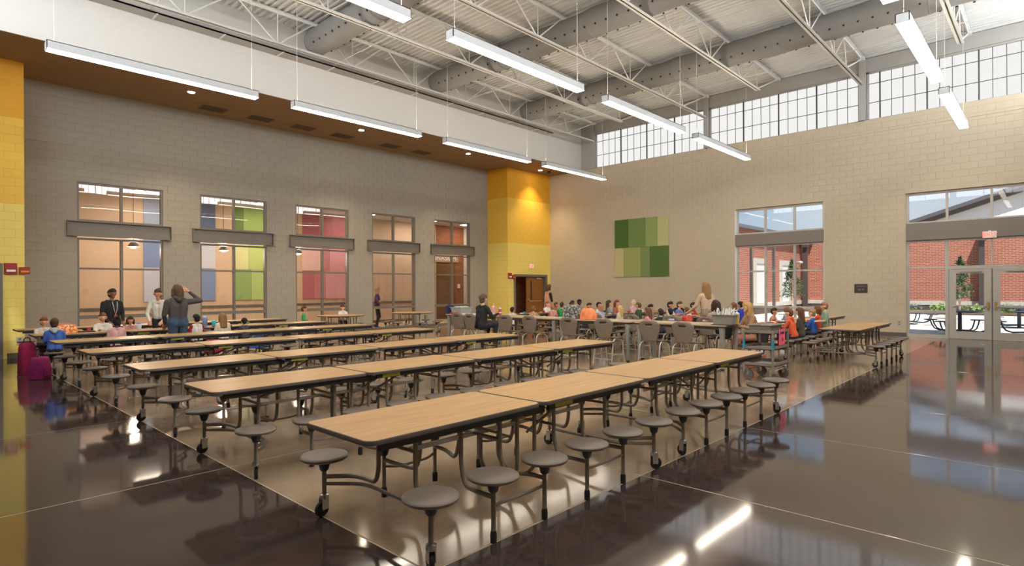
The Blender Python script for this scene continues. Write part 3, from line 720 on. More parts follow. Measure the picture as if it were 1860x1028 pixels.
# planting bed, shrubs and young trees
struct('ground_bed', MB().box((BX-4.5,-25,-0.02),(BX-0.06,WY-0.1,0.06)), M_mulch, label='mulched planting bed')
M_leaf=[mat('leaf_dark','3f5a3a',0.7,var=0.3,scale=20),mat('leaf_light','7f9a55',0.7,var=0.3,scale=20)]
def leafball(mb, c, r, n, rnd, ls):
    for _ in range(n):
        v=Vector((rnd.gauss(0,1),rnd.gauss(0,1),rnd.gauss(0,1))); v.normalize(); q=rnd.random()**0.4
        p=Vector((c[0]+v.x*r[0]*q,c[1]+v.y*r[1]*q,c[2]+v.z*r[2]*q))
        a=Vector((rnd.gauss(0,1),rnd.gauss(0,1),rnd.gauss(0,1))).normalized()*ls; b=a.cross(v).normalized()*ls*0.6
        mb.add([p-a,p-b*0.8,p+a,p+b*0.8],[(0,1,2,3)])
def tree(x,y,h,lab):
    rnd=random.Random(int(x*100)+int(y*10)); t=thing('young_tree',lab,'tree',(x,y,0))
    MB().tube([(0,0,0.03),(0.03,0.02,h*0.3),(0,0,h*0.55),(0.02,-0.01,h*0.9)],0.04,7,rs=[0.05,0.045,0.04,0.012]).build('trunk',mat('pale_bark','b9a894',0.8,var=0.15),t)
    for i in range(5):
        q=i*1.3; MB().tube([(0,0,h*(0.4+0.1*i)),(0.3*math.cos(q),0.3*math.sin(q),h*(0.5+0.1*i))],0.012,5).build('branch',MATS['pale_bark'],t)
    mb=MB()
    for i in range(14):
        f=i/13; rr=(0.48*(1-f)**0.7+0.08)*h/2.6
        for k in range(5):
            q=rnd.random()*6.28; leafball(mb,(rr*0.6*math.cos(q),rr*0.6*math.sin(q),h*(0.36+0.62*f)),(rr*0.55,rr*0.55,h*0.055),26,rnd,0.055)
    o=mb.build('foliage',M_leaf[0],t); o['kind']='stuff'
tree(35.2,3.35,2.95,'young tree with dense dark foliage opposite the doors')
tree(35.0,10.9,3.1,'young tree with dark foliage seen through the tall window')
rnd=random.Random(3)
for k in range(13):
    y=-9.0+1.55*k; mb=MB(); leafball(mb,(0,0,0.26),(0.5,0.62,0.26),170,rnd,0.09); s_=thing('low_shrub','low green shrub in the courtyard planting bed','shrub',(BX-2.6+0.4*math.sin(k*2),y,0.05),group='courtyard shrubs')
    o=mb.build('foliage',M_leaf[1],s_); o['kind']='stuff'; MB().tube([(0,0,0),(0,0,0.2)],0.02,5).build('stem',M_mulch,s_)
# outdoor tables: round top, four seats on bent arms round one post
M_pic=mat('dark_blue_steel','343c4c',0.4,var=0.05)
def picnic(x,y,rz,lab,proto=[None]):
    if proto[0] is None:
        t=thing('outdoor_table',lab,'table',(x,y,-0.02),rz)
        MB().lathe([(0.58,0.74),(0.60,0.75),(0.60,0.775),(0.58,0.785)],28).build('tabletop',M_pic,t,smooth=True)
        MB().tube([(0,0,0),(0,0,0.75)],0.06,10).build('post',M_pic,t); MB().lathe([(0.32,0.0),(0.30,0.02),(0.08,0.05)],20).build('base',M_pic,t)
        for k in range(4):
            q=k*math.pi/2+math.pi/4; d=Vector((math.cos(q),math.sin(q),0)); e=Vector((-d.y,d.x,0))
            for s in (-0.07,0.07):
                p=[d*0.06+e*s+Vector((0,0,0.13)),d*0.62+e*s+Vector((0,0,0.10)),d*0.78+e*s+Vector((0,0,0.16)),d*0.86+e*s+Vector((0,0,0.28)),d*0.92+e*s+Vector((0,0,0.43))]
                MB().tube(p,0.022,7).build('seat_arm',M_pic,t,smooth=True)
            MB().lathe([(0.19,0.43),(0.20,0.44),(0.20,0.455),(0.19,0.46)],20,tuple(d*0.95)).build('seat',M_pic,t,smooth=True)
        proto[0]=t; return t
    t=copy_tree(proto[0]); t.location=(x,y,-0.02); t.rotation_euler.z=rz; t['label']=lab; return t
picnic(24.6,2.35,0.35,'dark blue outdoor table seen through the left side light'); picnic(24.9,0.40,0.9,'dark blue outdoor table seen through the right door leaf'); picnic(29.2,1.0,0.1,'dark blue outdoor table farther out behind the right door leaf'); picnic(29.5,4.6,0.5,'dark blue outdoor table farther out behind the side light')

# ------------------------------------------------------------------ wall panels, signs and devices
gs=[('4a6a2c',14.20,13.51),('71864d',13.51,12.68),('8d9b5e',12.68,12.11),('bcb984',12.11,11.60)]
gb=[('bdb582',14.20,13.74),('98a060',13.74,12.90),('7c8a56',12.90,12.46),('566f35',12.46,11.60)]
nm=['leftmost','second','third','rightmost']; sh=['dark green','olive green','light green','pale cream green']; sh2=['pale cream green','light green','olive green','dark green']
for k,(c,a,b) in enumerate(gs): panel(b,a,3.33,4.57,c,X1,'y',-1,'%s acoustic panel, %s of the upper four on the beige wall'%(sh[k],nm[k]),group='green wall panels')
for k,(c,a,b) in enumerate(gb): panel(b,a,2.06,3.33,c,X1,'y',-1,'%s acoustic panel, %s of the lower four on the beige wall'%(sh2[k],nm[k]),group='green wall panels')
M_red=MATS['alarm_red']; M_exit=emit('exit_glow',(1.0,0.09,0.05),1.6)
def exit_sign(loc,rz,lab):
    t=thing('exit_sign',lab,'sign',loc,rz)
    MB().cbox((-0.16,-0.03,-0.095),(0.16,0.02,0.095),0.008).build('case',M_white,t)
    o=link('lettering',text_mesh('EXIT',0.17),t,(0,-0.032,0)); o.rotation_euler=(math.radians(90),0,0); o.data.materials.append(M_exit)
    MB().box((-0.03,0.0,0.09),(0.03,0.02,0.12)).build('bracket',M_white,t)
exit_sign((20.42,YCOL-0.025,2.62),0,'small red exit sign above the oak door in the yellow column')
exit_sign((X1-0.04,1.385,3.09),math.radians(-90),'red exit sign above the double entrance doors')
def alarm(x,y,z,lab):
    t=thing('fire_alarm',lab,'alarm',(x,y,z))
    MB().cbox((-0.115,-0.05,-0.13),(0.115,0.0,0.13),0.01).build('horn_box',M_red,t); MB().box((-0.075,-0.075,-0.075),(0.085,-0.05,-0.025)).build('strobe_lens',M_white,t)
    MB().cbox((0.15,-0.06,-0.13),(0.35,0.0,0.04),0.01).build('beacon_box',M_red,t); MB().box((0.18,-0.075,-0.085),(0.33,-0.06,-0.045)).build('amber_lens',mat('amber','d98a2b',0.3,var=0.02),t)
alarm(1.97-0.10,YCOL,2.12,'red fire alarm pair on the left yellow pier'); alarm(18.96,YCOL,2.16,'red fire alarm pair beside the oak door')
t=thing('wall_plaque','small dark plaque on the beige wall beside the doors','sign',(X1,4.68,1.53)); MB().box((-0.015,-0.19,-0.15),(0,0.19,0.15)).build('plate',mat('plaque_brown','3a302b',0.5,var=0.05),t); MB().box((-0.018,-0.12,0.06),(-0.015,0.12,0.09)).build('upper_line',mat('plaque_line','6b625c',0.5,var=0),t); MB().box((-0.018,-0.09,-0.06),(-0.015,-0.03,-0.01)).box((-0.018,0.0,-0.06),(-0.015,0.08,-0.01)).build('lower_line',MATS['plaque_line'],t)
def outlet(loc,rz,lab):
    t=thing('wall_outlet',lab,'outlet',loc,rz); MB().cbox((-0.06,-0.012,-0.09),(0.06,0,0.09),0.004).build('cover',M_alu,t)
    for z in (-0.035,0.035): MB().box((-0.025,-0.016,z-0.02),(0.025,-0.012,z+0.02)).build('socket',M_bronze,t)
outlet((2.03,YCOL,0.42),0,'grey outlet low on the left yellow pier'); outlet((X1,3.62,0.43),math.radians(-90),'outlet on the beige wall left of the doors')

# ------------------------------------------------------------------ mobile stool tables
def wood_mat():
    m=mat('maple_laminate','b8926a',0.38,var=0.0)
    n=m.node_tree.nodes; l=m.node_tree.links; b=n['Principled BSDF']
    for x in list(n):
        if x.type in ('VALTORGB','TEX_NOISE'): n.remove(x)
    t=[x for x in n if x.type=='TEX_COORD'][0]; mp=n.new('ShaderNodeMapping'); mp.inputs['Scale'].default_value=(0.7,14,1)
    z=n.new('ShaderNodeTexNoise'); z.inputs['Scale'].default_value=2.5; z.inputs['Detail'].default_value=6; z.inputs['Distortion'].default_value=0.6
    r=n.new('ShaderNodeValToRGB'); r.color_ramp.elements[0].position=0.3; r.color_ramp.elements[1].position=0.7
    r.color_ramp.elements[0].color=lin('a37c4d')+(1,); r.color_ramp.elements[1].color=lin('c49c6b')+(1,)
    l.new(t.outputs['Object'],mp.inputs[0]); l.new(mp.outputs[0],z.inputs['Vector']); l.new(z.outputs['Fac'],r.inputs[0]); l.new(r.outputs[0],b.inputs['Base Color'])
    return m
M_lam=wood_mat(); M_edge=mat('table_edge','453c38',0.5,var=0.02); M_apron=mat('black_apron','201d1c',0.5,var=0.02)
M_tube=mat('taupe_tube','7d7266',0.35,var=0.03,spec=0.6); M_seat=mat('taupe_seat','6f6359',0.42,var=0.03,spec=0.5)
M_tag=mat('lime_tag','a8a832',0.5,var=0.02)
def rrect(x0,x1,y0,y1,r,n=6,corners=(1,1,1,1)):
    out=[]
    for (cx,cy,a,on) in ((x1-r,y0+r,-90,corners[0]),(x1-r,y1-r,0,corners[1]),(x0+r,y1-r,90,corners[2]),(x0+r,y0+r,180,corners[3])):
        rr=r if on else 0.008
        px=x1-rr if a in (-90,0) else x0+rr; py=y0+rr if a in (-90,180) else y1-rr
        for i in range(n+1):
            q=math.radians(a+90*i/n); out.append((px+rr*math.cos(q),py+rr*math.sin(q)))
    return out
TH=0.74
def slab(poly, z0, z1, cxy, shrink, t, name='tabletop'):
    """laminate top with a dark bumper edge as sub-part"""
    cx,cy=cxy
    inner=[]
    n=len(poly)
    for i,(x,y) in enumerate(poly):
        p=Vector(poly[i-1]);q=Vector(poly[(i+1)%n]);d=(q-p).normalized(); nn=Vector((d.y,-d.x)); inner.append((x-nn.x*shrink,y-nn.y*shrink))
    o=MB().prism(inner,z0+0.004,z1).build(name,M_lam,t)
    mb=MB(); prof=[(0,z0),(0.0,z1-0.006),(-0.004,z1-0.001),(-shrink,z1-0.0005)]; V=[];F=[]
    rings=[]
    for (off,z) in prof:
        ring=[]
        for i,(x,y) in enumerate(poly):
            p=Vector(poly[i-1]);q=Vector(poly[(i+1)%n]);d=(q-p).normalized(); nn=Vector((d.y,-d.x)); ring.append((x+nn.x*off,y+nn.y*off,z))
        rings.append(ring)
    rings.insert(0,[(x,y,z0) for x,y in inner])
    for rg in rings: V+=rg
    for k in range(len(rings)-1):
        for i in range(n): F.append((k*n+i,k*n+(i+1)%n,(k+1)*n+(i+1)%n,(k+1)*n+i))
    mb.add(V,F).build('bumper_edge',M_edge,o,smooth=True)
    return o
def seat_mesh():
    return MB().lathe([(0.0001,0.398),(0.12,0.398),(0.150,0.402),(0.163,0.412),(0.165,0.422),(0.160,0.431),(0.150,0.435),(0.0001,0.436)],28).mesh('stool_seat',M_seat,True)
SEAT=seat_mesh()
BRACK=MB().lathe([(0.020,0.315),(0.030,0.325),(0.042,0.37),(0.060,0.398)],12).mesh('bracket',M_black,True)
POST=MB().tube([(0,0,0.045),(0,0,0.33)],0.0155,10).mesh('post',M_tube,True)
FOOT=MB().lathe([(0.021,0.0),(0.022,0.05),(0.018,0.075)],12).mesh('rubber_foot',M_rubber,True)
POSTC=MB().tube([(0,0,0.15),(0,0,0.33)],0.0155,10).mesh('post',M_tube,True)
def caster_meshes():
    f=MB().lathe([(0.024,0.12),(0.032,0.125),(0.032,0.150),(0.024,0.155)],14)
    for s in (-1,1): f.prism([(-0.022,s*0.020-0.003),(0.03,s*0.020-0.003),(0.03,s*0.020+0.003),(-0.022,s*0.020+0.003)],0.05,0.13)
    f.bx((0,0,0.125),(0.05,0.045,0.012)); f.tube([(0.02,-0.026,0.052),(0.02,0.026,0.052)],0.007,6)
    w=MB().lathe([(0.030,-0.013),(0.048,-0.013),(0.052,-0.008),(0.052,0.008),(0.048,0.013),(0.030,0.013)],18,(0.02,0,0.052),'y')
    return f.mesh('fork',M_chrome,True), w.mesh('wheel',M_rubber,True)
FORK,WHEEL=caster_meshes()
def add_stool(t,x,y,caster,rz=0.0):
    s=link('stool',None,t,(x,y,0))
    link('stool_seat',SEAT,s); link('bracket',BRACK,s); link('post',POSTC if caster else POST,s)
    if caster:
        a=link('fork',FORK,s); b=link('wheel',WHEEL,s); a.rotation_euler.z=rz; b.rotation_euler.z=rz
    else: link('rubber_foot',FOOT,s)
    return s
def curve(pts, r=0.06, n=4):
    """polyline with rounded corners"""
    P=[Vector(p) for p in pts]; out=[P[0]]
    for i in range(1,len(P)-1):
        a=(P[i-1]-P[i]); b=(P[i+1]-P[i]); ra=min(r,a.length*0.45,b.length*0.45); p0=P[i]+a.normalized()*ra; p1=P[i]+b.normalized()*ra
        for k in range(n+1):
            f=k/n; out.append(p0*(1-f)**2+P[i]*2*f*(1-f)+p1*f*f)
    out.append(P[-1]); return out
def make_mobile_table(tag=True):
    t=thing('mobile_table','x','table')
    hw=0.378; L_=1.518
    for s in (-1,1):
        x0,x1=(-L_,-0.006) if s<0 else (0.006,L_)
        slab(rrect(x0,x1,-hw,hw,0.07,6,(1,1,1,1) if True else None),TH-0.028,TH,((x0+x1)/2,0),0.010,t)
        # apron channels
        mb=MB(); 
        for q in (-1,1): mb.box((x0+0.10,q*0.335-0.012,TH-0.075),(x1-0.06,q*0.335+0.012,TH-0.028))
        mb.build('apron',M_apron,t)
        for xx in (s*0.35,s*1.10): MB().box((xx-0.02,-0.323,TH-0.06),(xx+0.02,0.323,TH-0.029)).build('cross_rail',M_apron,t)
    if tag: MB().box((0.18,-0.3485,TH-0.068),(0.40,-0.3475,TH-0.034)).build('warning_tag',M_tag,t)
    XS=[-1.25,-0.75,-0.25,0.25,0.75,1.25]; YS=0.595
    for yi,s in enumerate((-1,1)):
        for i,x in enumerate(XS): add_stool(t,x,s*YS,i in (0,5),rz=(1.2 if i==0 else -0.5)+yi*2.0)
    # end frames: cross tube between end stools and the two uprights
    for e in (-1,1):
        xe=e*1.25; xi=e*1.06
        MB().tube(curve([(xe,-YS,0.225),(xi,-0.38,0.225),(xi,0.38,0.225),(xe,YS,0.225)],0.08),0.013,8).build('cross_tube',M_tube,t,smooth=True)
        for s in (-1,1):
            MB().tube(curve([(xe,s*YS,0.275),(xi+e*0.02,s*0.44,0.275),(xi,s*0.24,0.265),(xi,s*0.205,0.36),(xi,s*0.205,TH-0.06)],0.10,5),0.016,8).build('end_leg',M_tube,t,smooth=True)
    # inner stools hang on J-shaped uprights
    for x in XS[1:5]:
        for s in (-1,1):
            xi=x+(0.06 if abs(x)<0.5 else -0.06)*(1 if x>0 else -1)
            MB().tube(curve([(x,s*YS,0.285),(x,s*0.46,0.285),(xi,s*0.27,0.265),(xi,s*0.225,0.38),(xi,s*0.225,TH-0.06)],0.11,5),0.016,8).build('inner_leg',M_tube,t,smooth=True)
    for s in (-1,1):
        for e in (-1,1):
            MB().tube([(e*0.25,s*YS,0.225),(e*0.75,s*YS,0.225)] if False else curve([(e*0.25,s*YS,0.235),(e*0.36,s*(YS-0.03),0.215),(e*0.64,s*(YS-0.03),0.215),(e*0.75,s*YS,0.235)],0.05),0.011,8).build('stool_link',M_tube,t,smooth=True)
    # centre hinge frame: uprights, folding struts and lift bars
    for e in (-1,1):
        for s in (-1,1):
            MB().tube(curve([(e*0.10,s*0.20,TH-0.05),(e*0.10,s*0.20,0.20),(e*0.10,s*0.10,0.12),(e*0.10,0,0.12)],0.06),0.016,8).build('centre_leg',M_tube,t,smooth=True)
            MB().tube([(e*0.10,s*0.12,0.46),(e*0.62,s*0.12,TH-0.07)],0.011,6).build('strut',M_tube,t)
            MB().tube([(e*1.05,s*0.20,TH-0.12),(e*0.70,s*0.20,TH-0.05)],0.011,6).build('strut',M_tube,t)
        MB().tube([(e*0.31,-0.22,0.50),(e*0.31,0.22,0.50)],0.012,6).build('cross_bar',M_tube,t)
        MB().tube([(e*1.06,-0.205,0.56),(e*1.06,0.205,0.56)],0.012,6).build('cross_bar',M_tube,t)
    MB().bx((0,0,TH-0.075),(0.22,0.60,0.05)).build('hinge_box',M_apron,t)
    MB().box((-0.95,-0.012,0.50),(0.95,0.012,0.53)).build('lift_bar',M_chrome,t)
    return t
ROWY=[3.18,5.50,7.55,10.00,12.30,14.45,16.75]; TX=[3.325,6.375]
rown=['nearest the viewer','in the second row','in the third row','in the fourth row','in the fifth row','in the sixth row with seated children','in the row along the window wall']
tproto=make_mobile_table(); first=True
for r,y in enumerate(ROWY):
    for k,x in enumerate(TX):
        t=tproto if first else copy_tree(tproto); first=False
        t.location=(x,y,0); t['label']='wood-topped mobile stool table %s, %s half of the row'%(rown[r],('left','right')[k]); t['group']='mobile stool tables in rows'
# tables of the right half of the room
RT=[(14.45,3.17,'empty wood-topped stool table in front of the entrance doors'),(14.5,4.86,'stool table in front of the tall window with children on its far side'),(17.6,4.86,'stool table beside the tall window, close to the beige wall'),
    (14.1,7.9,'stool table behind the standing woman in tan, near half'),(17.2,7.9,'stool table behind the standing woman in tan, far half'),
    (14.6,10.4,'stool table crowded with children under the green panels, near half'),(17.7,10.4,'stool table crowded with children under the green panels, far half'),
    (14.35,12.9,'stool table of children before the yellow column, near half'),(17.45,12.9,'stool table of children before the yellow column, far half')]
for x,y,lb in RT:
    t=copy_tree(tproto); t.location=(x,y,0); t['label']=lb; t['group']='mobile stool tables of the right side'
# round tables by the window wall
def make_round():
    t=thing('round_table','x','table')
    n=32; slab([(0.76*math.cos(2*math.pi*i/n),0.76*math.sin(2*math.pi*i/n)) for i in range(n)],TH-0.028,TH,(0,0),0.012,t)
    MB().bx((0,0,TH-0.05),(0.9,0.06,0.04)).bx((0,0,TH-0.05),(0.06,0.9,0.04)).build('apron',M_apron,t)
    for k in range(8):
        q=2*math.pi*(k+0.5)/8; c,s_=math.cos(q),math.sin(q); add_stool(t,0.98*c,0.98*s_,k in (0,3,4,7),q)
        MB().tube(curve([(0.98*c,0.98*s_,0.28),(0.62*c,0.62*s_,0.27),(0.50*c,0.50*s_,0.36),(0.50*c,0.50*s_,TH-0.05)],0.1,5),0.016,8).build('leg',M_tube,t,smooth=True)
    for s in (-1,1): MB().tube([(-0.6,s*0.25,0.25),(0.6,s*0.25,0.25)],0.014,6).build('cross_tube',M_tube,t)
    MB().box((-0.10,-0.725,TH-0.066),(0.12,-0.722,TH-0.03)).build('warning_tag',M_tag,t)
    return t
rp=make_round(); rp.location=(10.05,17.15,0); rp['label']='round stool table in front of the third interior window'; rp['group']='round stool tables'
r2=copy_tree(rp); r2.location=(12.85,17.0,0); r2['label']='round stool table in front of the fourth interior window'
# ------------------------------------------------------------------ tall activity tables with shell chairs
def xat(u, Y):
    k=(u-930.0)/FPX; return Y*(cF.x+cR0.x*k)/(cF.y+cR0.y*k)
def yat(u, X):
    k=(u-930.0)/FPX; return X*(cF.y+cR0.y*k)/(cF.x+cR0.x*k)
M_act=mat('pale_maple_top','b9a284',0.4,var=0.08,scale=2,stretch=(8,0.6,1)); M_leg=mat('grey_leg','8d8880',0.45,var=0.03)
AH=0.87
def make_activity():
    t=thing('activity_table','x','table'); L_=1.0
    n0=MB().prism(rrect(-0.39,0.39,-L_+0.004,L_-0.004,0.05,4),AH-0.022,AH).build('tabletop',M_act,t)
    MB().prism(rrect(-0.395,0.395,-L_,L_,0.055,4),AH-0.032,AH-0.0225).build('edge_band',MATS['table_edge'],n0)
    for sx in (-1,1):
        for sy in (-1,1):
            lg=MB().tube([(sx*0.31,sy*0.90,AH-0.04),(sx*0.31,sy*0.90,AH-0.30),(sx*0.31,sy*0.905,0.03)],0.03,10,rs=[0.062,0.046,0.034]).build('leg',M_leg,t,smooth=True)
            MB().lathe([(0.036,0.0),(0.036,0.03)],12,(sx*0.31,sy*0.905,0)).build('glide',M_black,lg)
    MB().box((-0.30,-0.86,AH-0.09),(-0.28,0.86,AH-0.032)).box((0.28,-0.86,AH-0.09),(0.30,0.86,AH-0.032)).build('apron',M_leg,t)
    return t
AT=make_activity(); ax=11.14
for k,y in enumerate((11.72,9.68,7.64,5.55)):
    t=AT if k==0 else copy_tree(AT); t.location=(ax,y,0); t['group']='tall activity tables'
    t['label']='tall pale activity table '+('under the grey bin and the dark lunch bag','between the two chairs left of the patterned backpack','under the orange tote bag','under the grey cutlery bin at the row end')[k]
def shellmesh(fn, nu, nv, skip, th, m, name):
    """double-skinned curved shell with open cells"""
    V=[];N=[]
    P=[[Vector(fn(i/nu,k/nv)) for k in range(nv+1)] for i in range(nu+1)]
    for i in range(nu+1):
        for k in range(nv+1):
            du=P[min(i+1,nu)][k]-P[max(i-1,0)][k]; dv=P[i][min(k+1,nv)]-P[i][max(k-1,0)]; n=du.cross(dv); n.normalize(); V.append(P[i][k]); N.append(n)
    B=len(V); V2=V+[v-n*th for v,n in zip(V,N)]
    F=[];E={}
    for i in range(nu):
        for k in range(nv):
            if skip(i,k): continue
            a,b,c,d=i*(nv+1)+k,(i+1)*(nv+1)+k,(i+1)*(nv+1)+k+1,i*(nv+1)+k+1
            F.append((a,b,c,d)); F.append((d+B,c+B,b+B,a+B))
            for e in ((a,b),(b,c),(c,d),(d,a)): E[e]=1
    for (a,b) in E:
        if (b,a) not in E: F.append((b,a,a+B,b+B))
    return MB().add(V2,F).mesh(name,m,'full')
def chair_parts(shell_m, leg_m, seat_h, foot):
    bt=seat_h+0.38
    def back(u,v):   # u across, v up
        s=u*2-1; w=(0.125+0.105*math.sin(min(1,v*1.3)*math.pi/2)); w*=1-0.10*max(0,v-0.8)/0.2
        if v>0.80: w*=math.sqrt(max(0.0,1-((v-0.80)/0.235)**2))
        return (-0.20-0.06*v+0.035*s*s*(0.3+0.7*v)+0.004*math.cos(s*36)*(0.5 if 0.1<v<0.75 else 0), s*w, seat_h-0.02+v*(bt-seat_h+0.02))
    def seat(u,v):   # u across, v front
        s=u*2-1; w=0.155+0.065*math.sin(min(1,v*1.4)*math.pi/2)
        return (-0.20+0.42*v, s*w, seat_h-0.005-0.025*math.sin(v*math.pi)*(1-0.3*abs(s))+0.02*s*s*(1-v)-0.05*max(0,v-0.85)/0.15)
    bm=shellmesh(back,18,20,lambda i,k: k in (15,16) and 6<=i<=11,0.009,shell_m,'backrest'); sm=shellmesh(seat,12,12,lambda i,k:False,-0.009,shell_m,'seat')
    legs=[]
    for s in (-1,1):
        legs.append(MB().tube(curve([(-0.27,s*0.225,0.012),(-0.20,s*0.215,seat_h-0.09),(-0.10,s*0.19,seat_h-0.035),(0.10,s*0.17,seat_h-0.035)],0.09,5),0.0125,8).mesh('leg',leg_m,True))
        legs.append(MB().tube(curve([(0.25,s*0.215,0.012),(0.17,s*0.205,seat_h-0.10),(0.08,s*0.18,seat_h-0.040),(-0.06,s*0.16,seat_h-0.040)],0.09,5),0.0125,8).mesh('leg',leg_m,True))
    fr=[]
    if foot:
        z=0.13
        for (a,b) in (((-0.255,-0.223,z),(-0.255,0.223,z)),((0.235,-0.214,z+0.05),(0.235,0.214,z+0.05)),((-0.25,-0.222,z+0.08),(0.225,-0.213,z+0.08)),((-0.25,0.222,z+0.08),(0.225,0.213,z+0.08))):
            fr.append(MB().tube([a,b],0.009,7).mesh('foot_rail',leg_m,True))
    return bm,sm,legs,fr
def make_chair(shell_m,leg_m,seat_h,foot):
    bm,sm,legs,fr=chair_parts(shell_m,leg_m,seat_h,foot); t=thing('shell_chair','x','chair')
    link('backrest',bm,t); link('seat',sm,t)
    for l_ in legs: link('leg',l_,t)
    for f_ in fr: link('foot_rail',f_,t)
    return t
M_shell=mat('taupe_shell','796a5c',0.5,var=0.03); M_cleg=mat('satin_steel','c4bcae',0.3,metal=0.5,var=0.02); M_navy=mat('black_navy_shell','15181f',0.4,var=0.02)
ch=make_chair(M_shell,M_cleg,0.575,True); firstc=True
NEAR=[(834,11.5),(858,0),(921,0),(966,0),(1036,0),(1100,0),(1183,0),(1245,0)]
nl=['taupe shell chair at the far left end of the tall tables','taupe shell chair under the seated person in the black jacket','taupe shell chair right of the person in the black jacket','taupe shell chair left of the patterned backpack','taupe shell chair in front of the patterned backpack','taupe shell chair right of the orange tote bag','taupe shell chair second from the cutlery bin','taupe shell chair nearest the cutlery bin, its back to the viewer']
for k,(u,_) in enumerate(NEAR):
    o=ch if firstc else copy_tree(ch); firstc=False
    o.location=(10.28,yat(u,10.15),0); o.rotation_euler.z=(0.1,-0.05,0.06,-0.04,0.05,0.02,0.0,-0.06)[k]; o['label']=nl[k]; o['group']='taupe chairs along the near side of the tall tables'
for k,u in enumerate((1078,1148,1220,1285)):
    o=copy_tree(ch); o.location=(12.30,yat(u,12.1),0); o.rotation_euler.z=(0.1,-0.08,0.05,-0.1)[k]; o['group']='taupe chairs along the far side of the tall tables'
    o['label']='taupe shell chair across the tall table, '+('behind the orange tote bag','behind the second pair of table legs','left of the standing woman in tan','in front of the standing woman in tan')[k]
cb=make_chair(M_navy,M_chrome,0.44,False)
BC=[(12.15,4.62,0.5,'black shell chair at the end of the tall tables, beside the cart'),(12.85,5.05,2.6,'black shell chair under the blonde woman in brown'),(13.35,xat(1300,1.0)*0,0,'')]
cb.location=(11.98,4.50,0); cb.rotation_euler.z=2.5; cb['label']=BC[0][3]; cb['group']='black shell chairs'
o=copy_tree(cb); o.location=(12.62,4.72,0); o.rotation_euler.z=2.35; o['label']=BC[1][3]
o=copy_tree(cb); o.location=(13.05,yat(1306,13.05),0); o.rotation_euler.z=0.9; o['label']='black shell chair under the dark-haired woman by the cutlery bin'
o=copy_tree(cb); o.location=(20.2,yat(1116,20.2),0); o.rotation_euler.z=3.0; o['label']='black chair against the beige wall, left of the pair under the green panels'
o=copy_tree(cb); o.location=(20.3,yat(1228,20.3),0); o.rotation_euler.z=3.2; o['label']='black chair against the beige wall, right of the pair under the green panels'

# ------------------------------------------------------------------ utility cart
M_cart=mat('cart_taupe','7d736a',0.5,var=0.03); M_tealtape=mat('teal_tape','1f86a0',0.5,var=0.02); M_pink=mat('pink_card','f0587c',0.7,var=0.02)
t=thing('utility_cart','taupe three-shelf cart with teal tape and a pink card','cart',(10.42,3.69,0))
for z in (0.25,0.53,0.80):
    mb=MB().box((-0.37,-0.245,z),(0.37,0.245,z+0.012)).box((-0.37,-0.245,z),(0.37,-0.233,z+0.06)).box((-0.37,0.233,z),(0.37,0.245,z+0.06)).box((-0.37,-0.233,z),(-0.358,0.233,z+0.06)).box((0.358,-0.233,z),(0.37,0.233,z+0.06))
    mb.build('shelf',M_cart,t)
for sx in (-1,1):
    for sy in (-1,1):
        MB().box((sx*0.365-0.015,sy*0.24-0.015,0.14),(sx*0.365+0.015,sy*0.24+0.015,0.86)).build('post',M_cart,t)
        cs=link('caster',None,t,(sx*0.31,sy*0.19,0)); MB().lathe([(0.03,-0.022),(0.085,-0.022),(0.09,-0.015),(0.09,0.015),(0.085,0.022),(0.03,0.022)],20,(0,0,0.09),'x').build('wheel',mat('grey_wheel','5e574f',0.7,var=0.05),cs,smooth=True); MB().box((-0.032,-0.02,0.09),(-0.026,0.02,0.2)).box((0.026,-0.02,0.09),(0.032,0.02,0.2)).box((-0.032,-0.02,0.195),(0.032,0.02,0.205)).build('fork',M_chrome,cs)
for sy in (-1,1): MB().tube(curve([(-0.37,sy*0.20,0.18),(-0.20,sy*0.20,0.17),(0.2,sy*0.20,0.17),(0.42,sy*0.20,0.20),(0.44,sy*0.20,0.30)],0.05),0.012,7).build('bumper_rail',M_chrome,t,smooth=True)
MB().tube(curve([(0.37,-0.2,0.82),(0.47,-0.2,0.84),(0.47,0.2,0.84),(0.37,0.2,0.82)],0.05),0.013,7).build('push_handle',M_cart,t,smooth=True)
for sy in (-1,1): MB().box((-0.383,sy*0.24-0.018,0.54),(-0.347,sy*0.24+0.018,0.70)).build('tape_wrap',M_tealtape,t)
cd=MB().box((-0.10,-0.252,0.60),(0.20,-0.249,0.87)).build('pink_card',M_pink,t,label='bright pink card with black writing')
MB().box((-0.06,-0.254,0.775),(-0.03,-0.252,0.825)).box((0.0,-0.254,0.785),(0.14,-0.252,0.825)).box((0.03,-0.254,0.67),(0.11,-0.252,0.685)).box((0.04,-0.254,0.695),(0.10,-0.252,0.72)).build('writing',M_black,cd)
def tub(x,y,z,sx,sy,h,m,name,lab,cat,rz=0,fill=None):
    t=thing(name,lab,cat,(x,y,z),rz); mb=MB(); V=[];F=[]
    def ring(a,b,zz): return [(-a,-b,zz),(a,-b,zz),(a,b,zz),(-a,b,zz)]
    R=[ring(sx*0.86,sy*0.86,0),ring(sx,sy,h),ring(sx+0.02,sy+0.02,h),ring(sx+0.02,sy+0.02,h-0.015),ring(sx-0.006,sy-0.006,h),ring(sx*0.86-0.006,sy*0.86-0.006,0.008)]
    order=[0,1]; 
    for r_ in R: V+=r_
    def strip(a,b): 
        for i in range(4): F.append((a*4+i,a*4+(i+1)%4,b*4+(i+1)%4,b*4+i))
    strip(0,1); strip(3,2); strip(2,4); strip(4,5); F.append((3,2,1,0)); F.append((20,21,22,23)); strip(1,3)
    mb.add(V,F).build('tub_body',m,t); return t
M_tub=mat('grey_tub','8a8378',0.5,var=0.03)
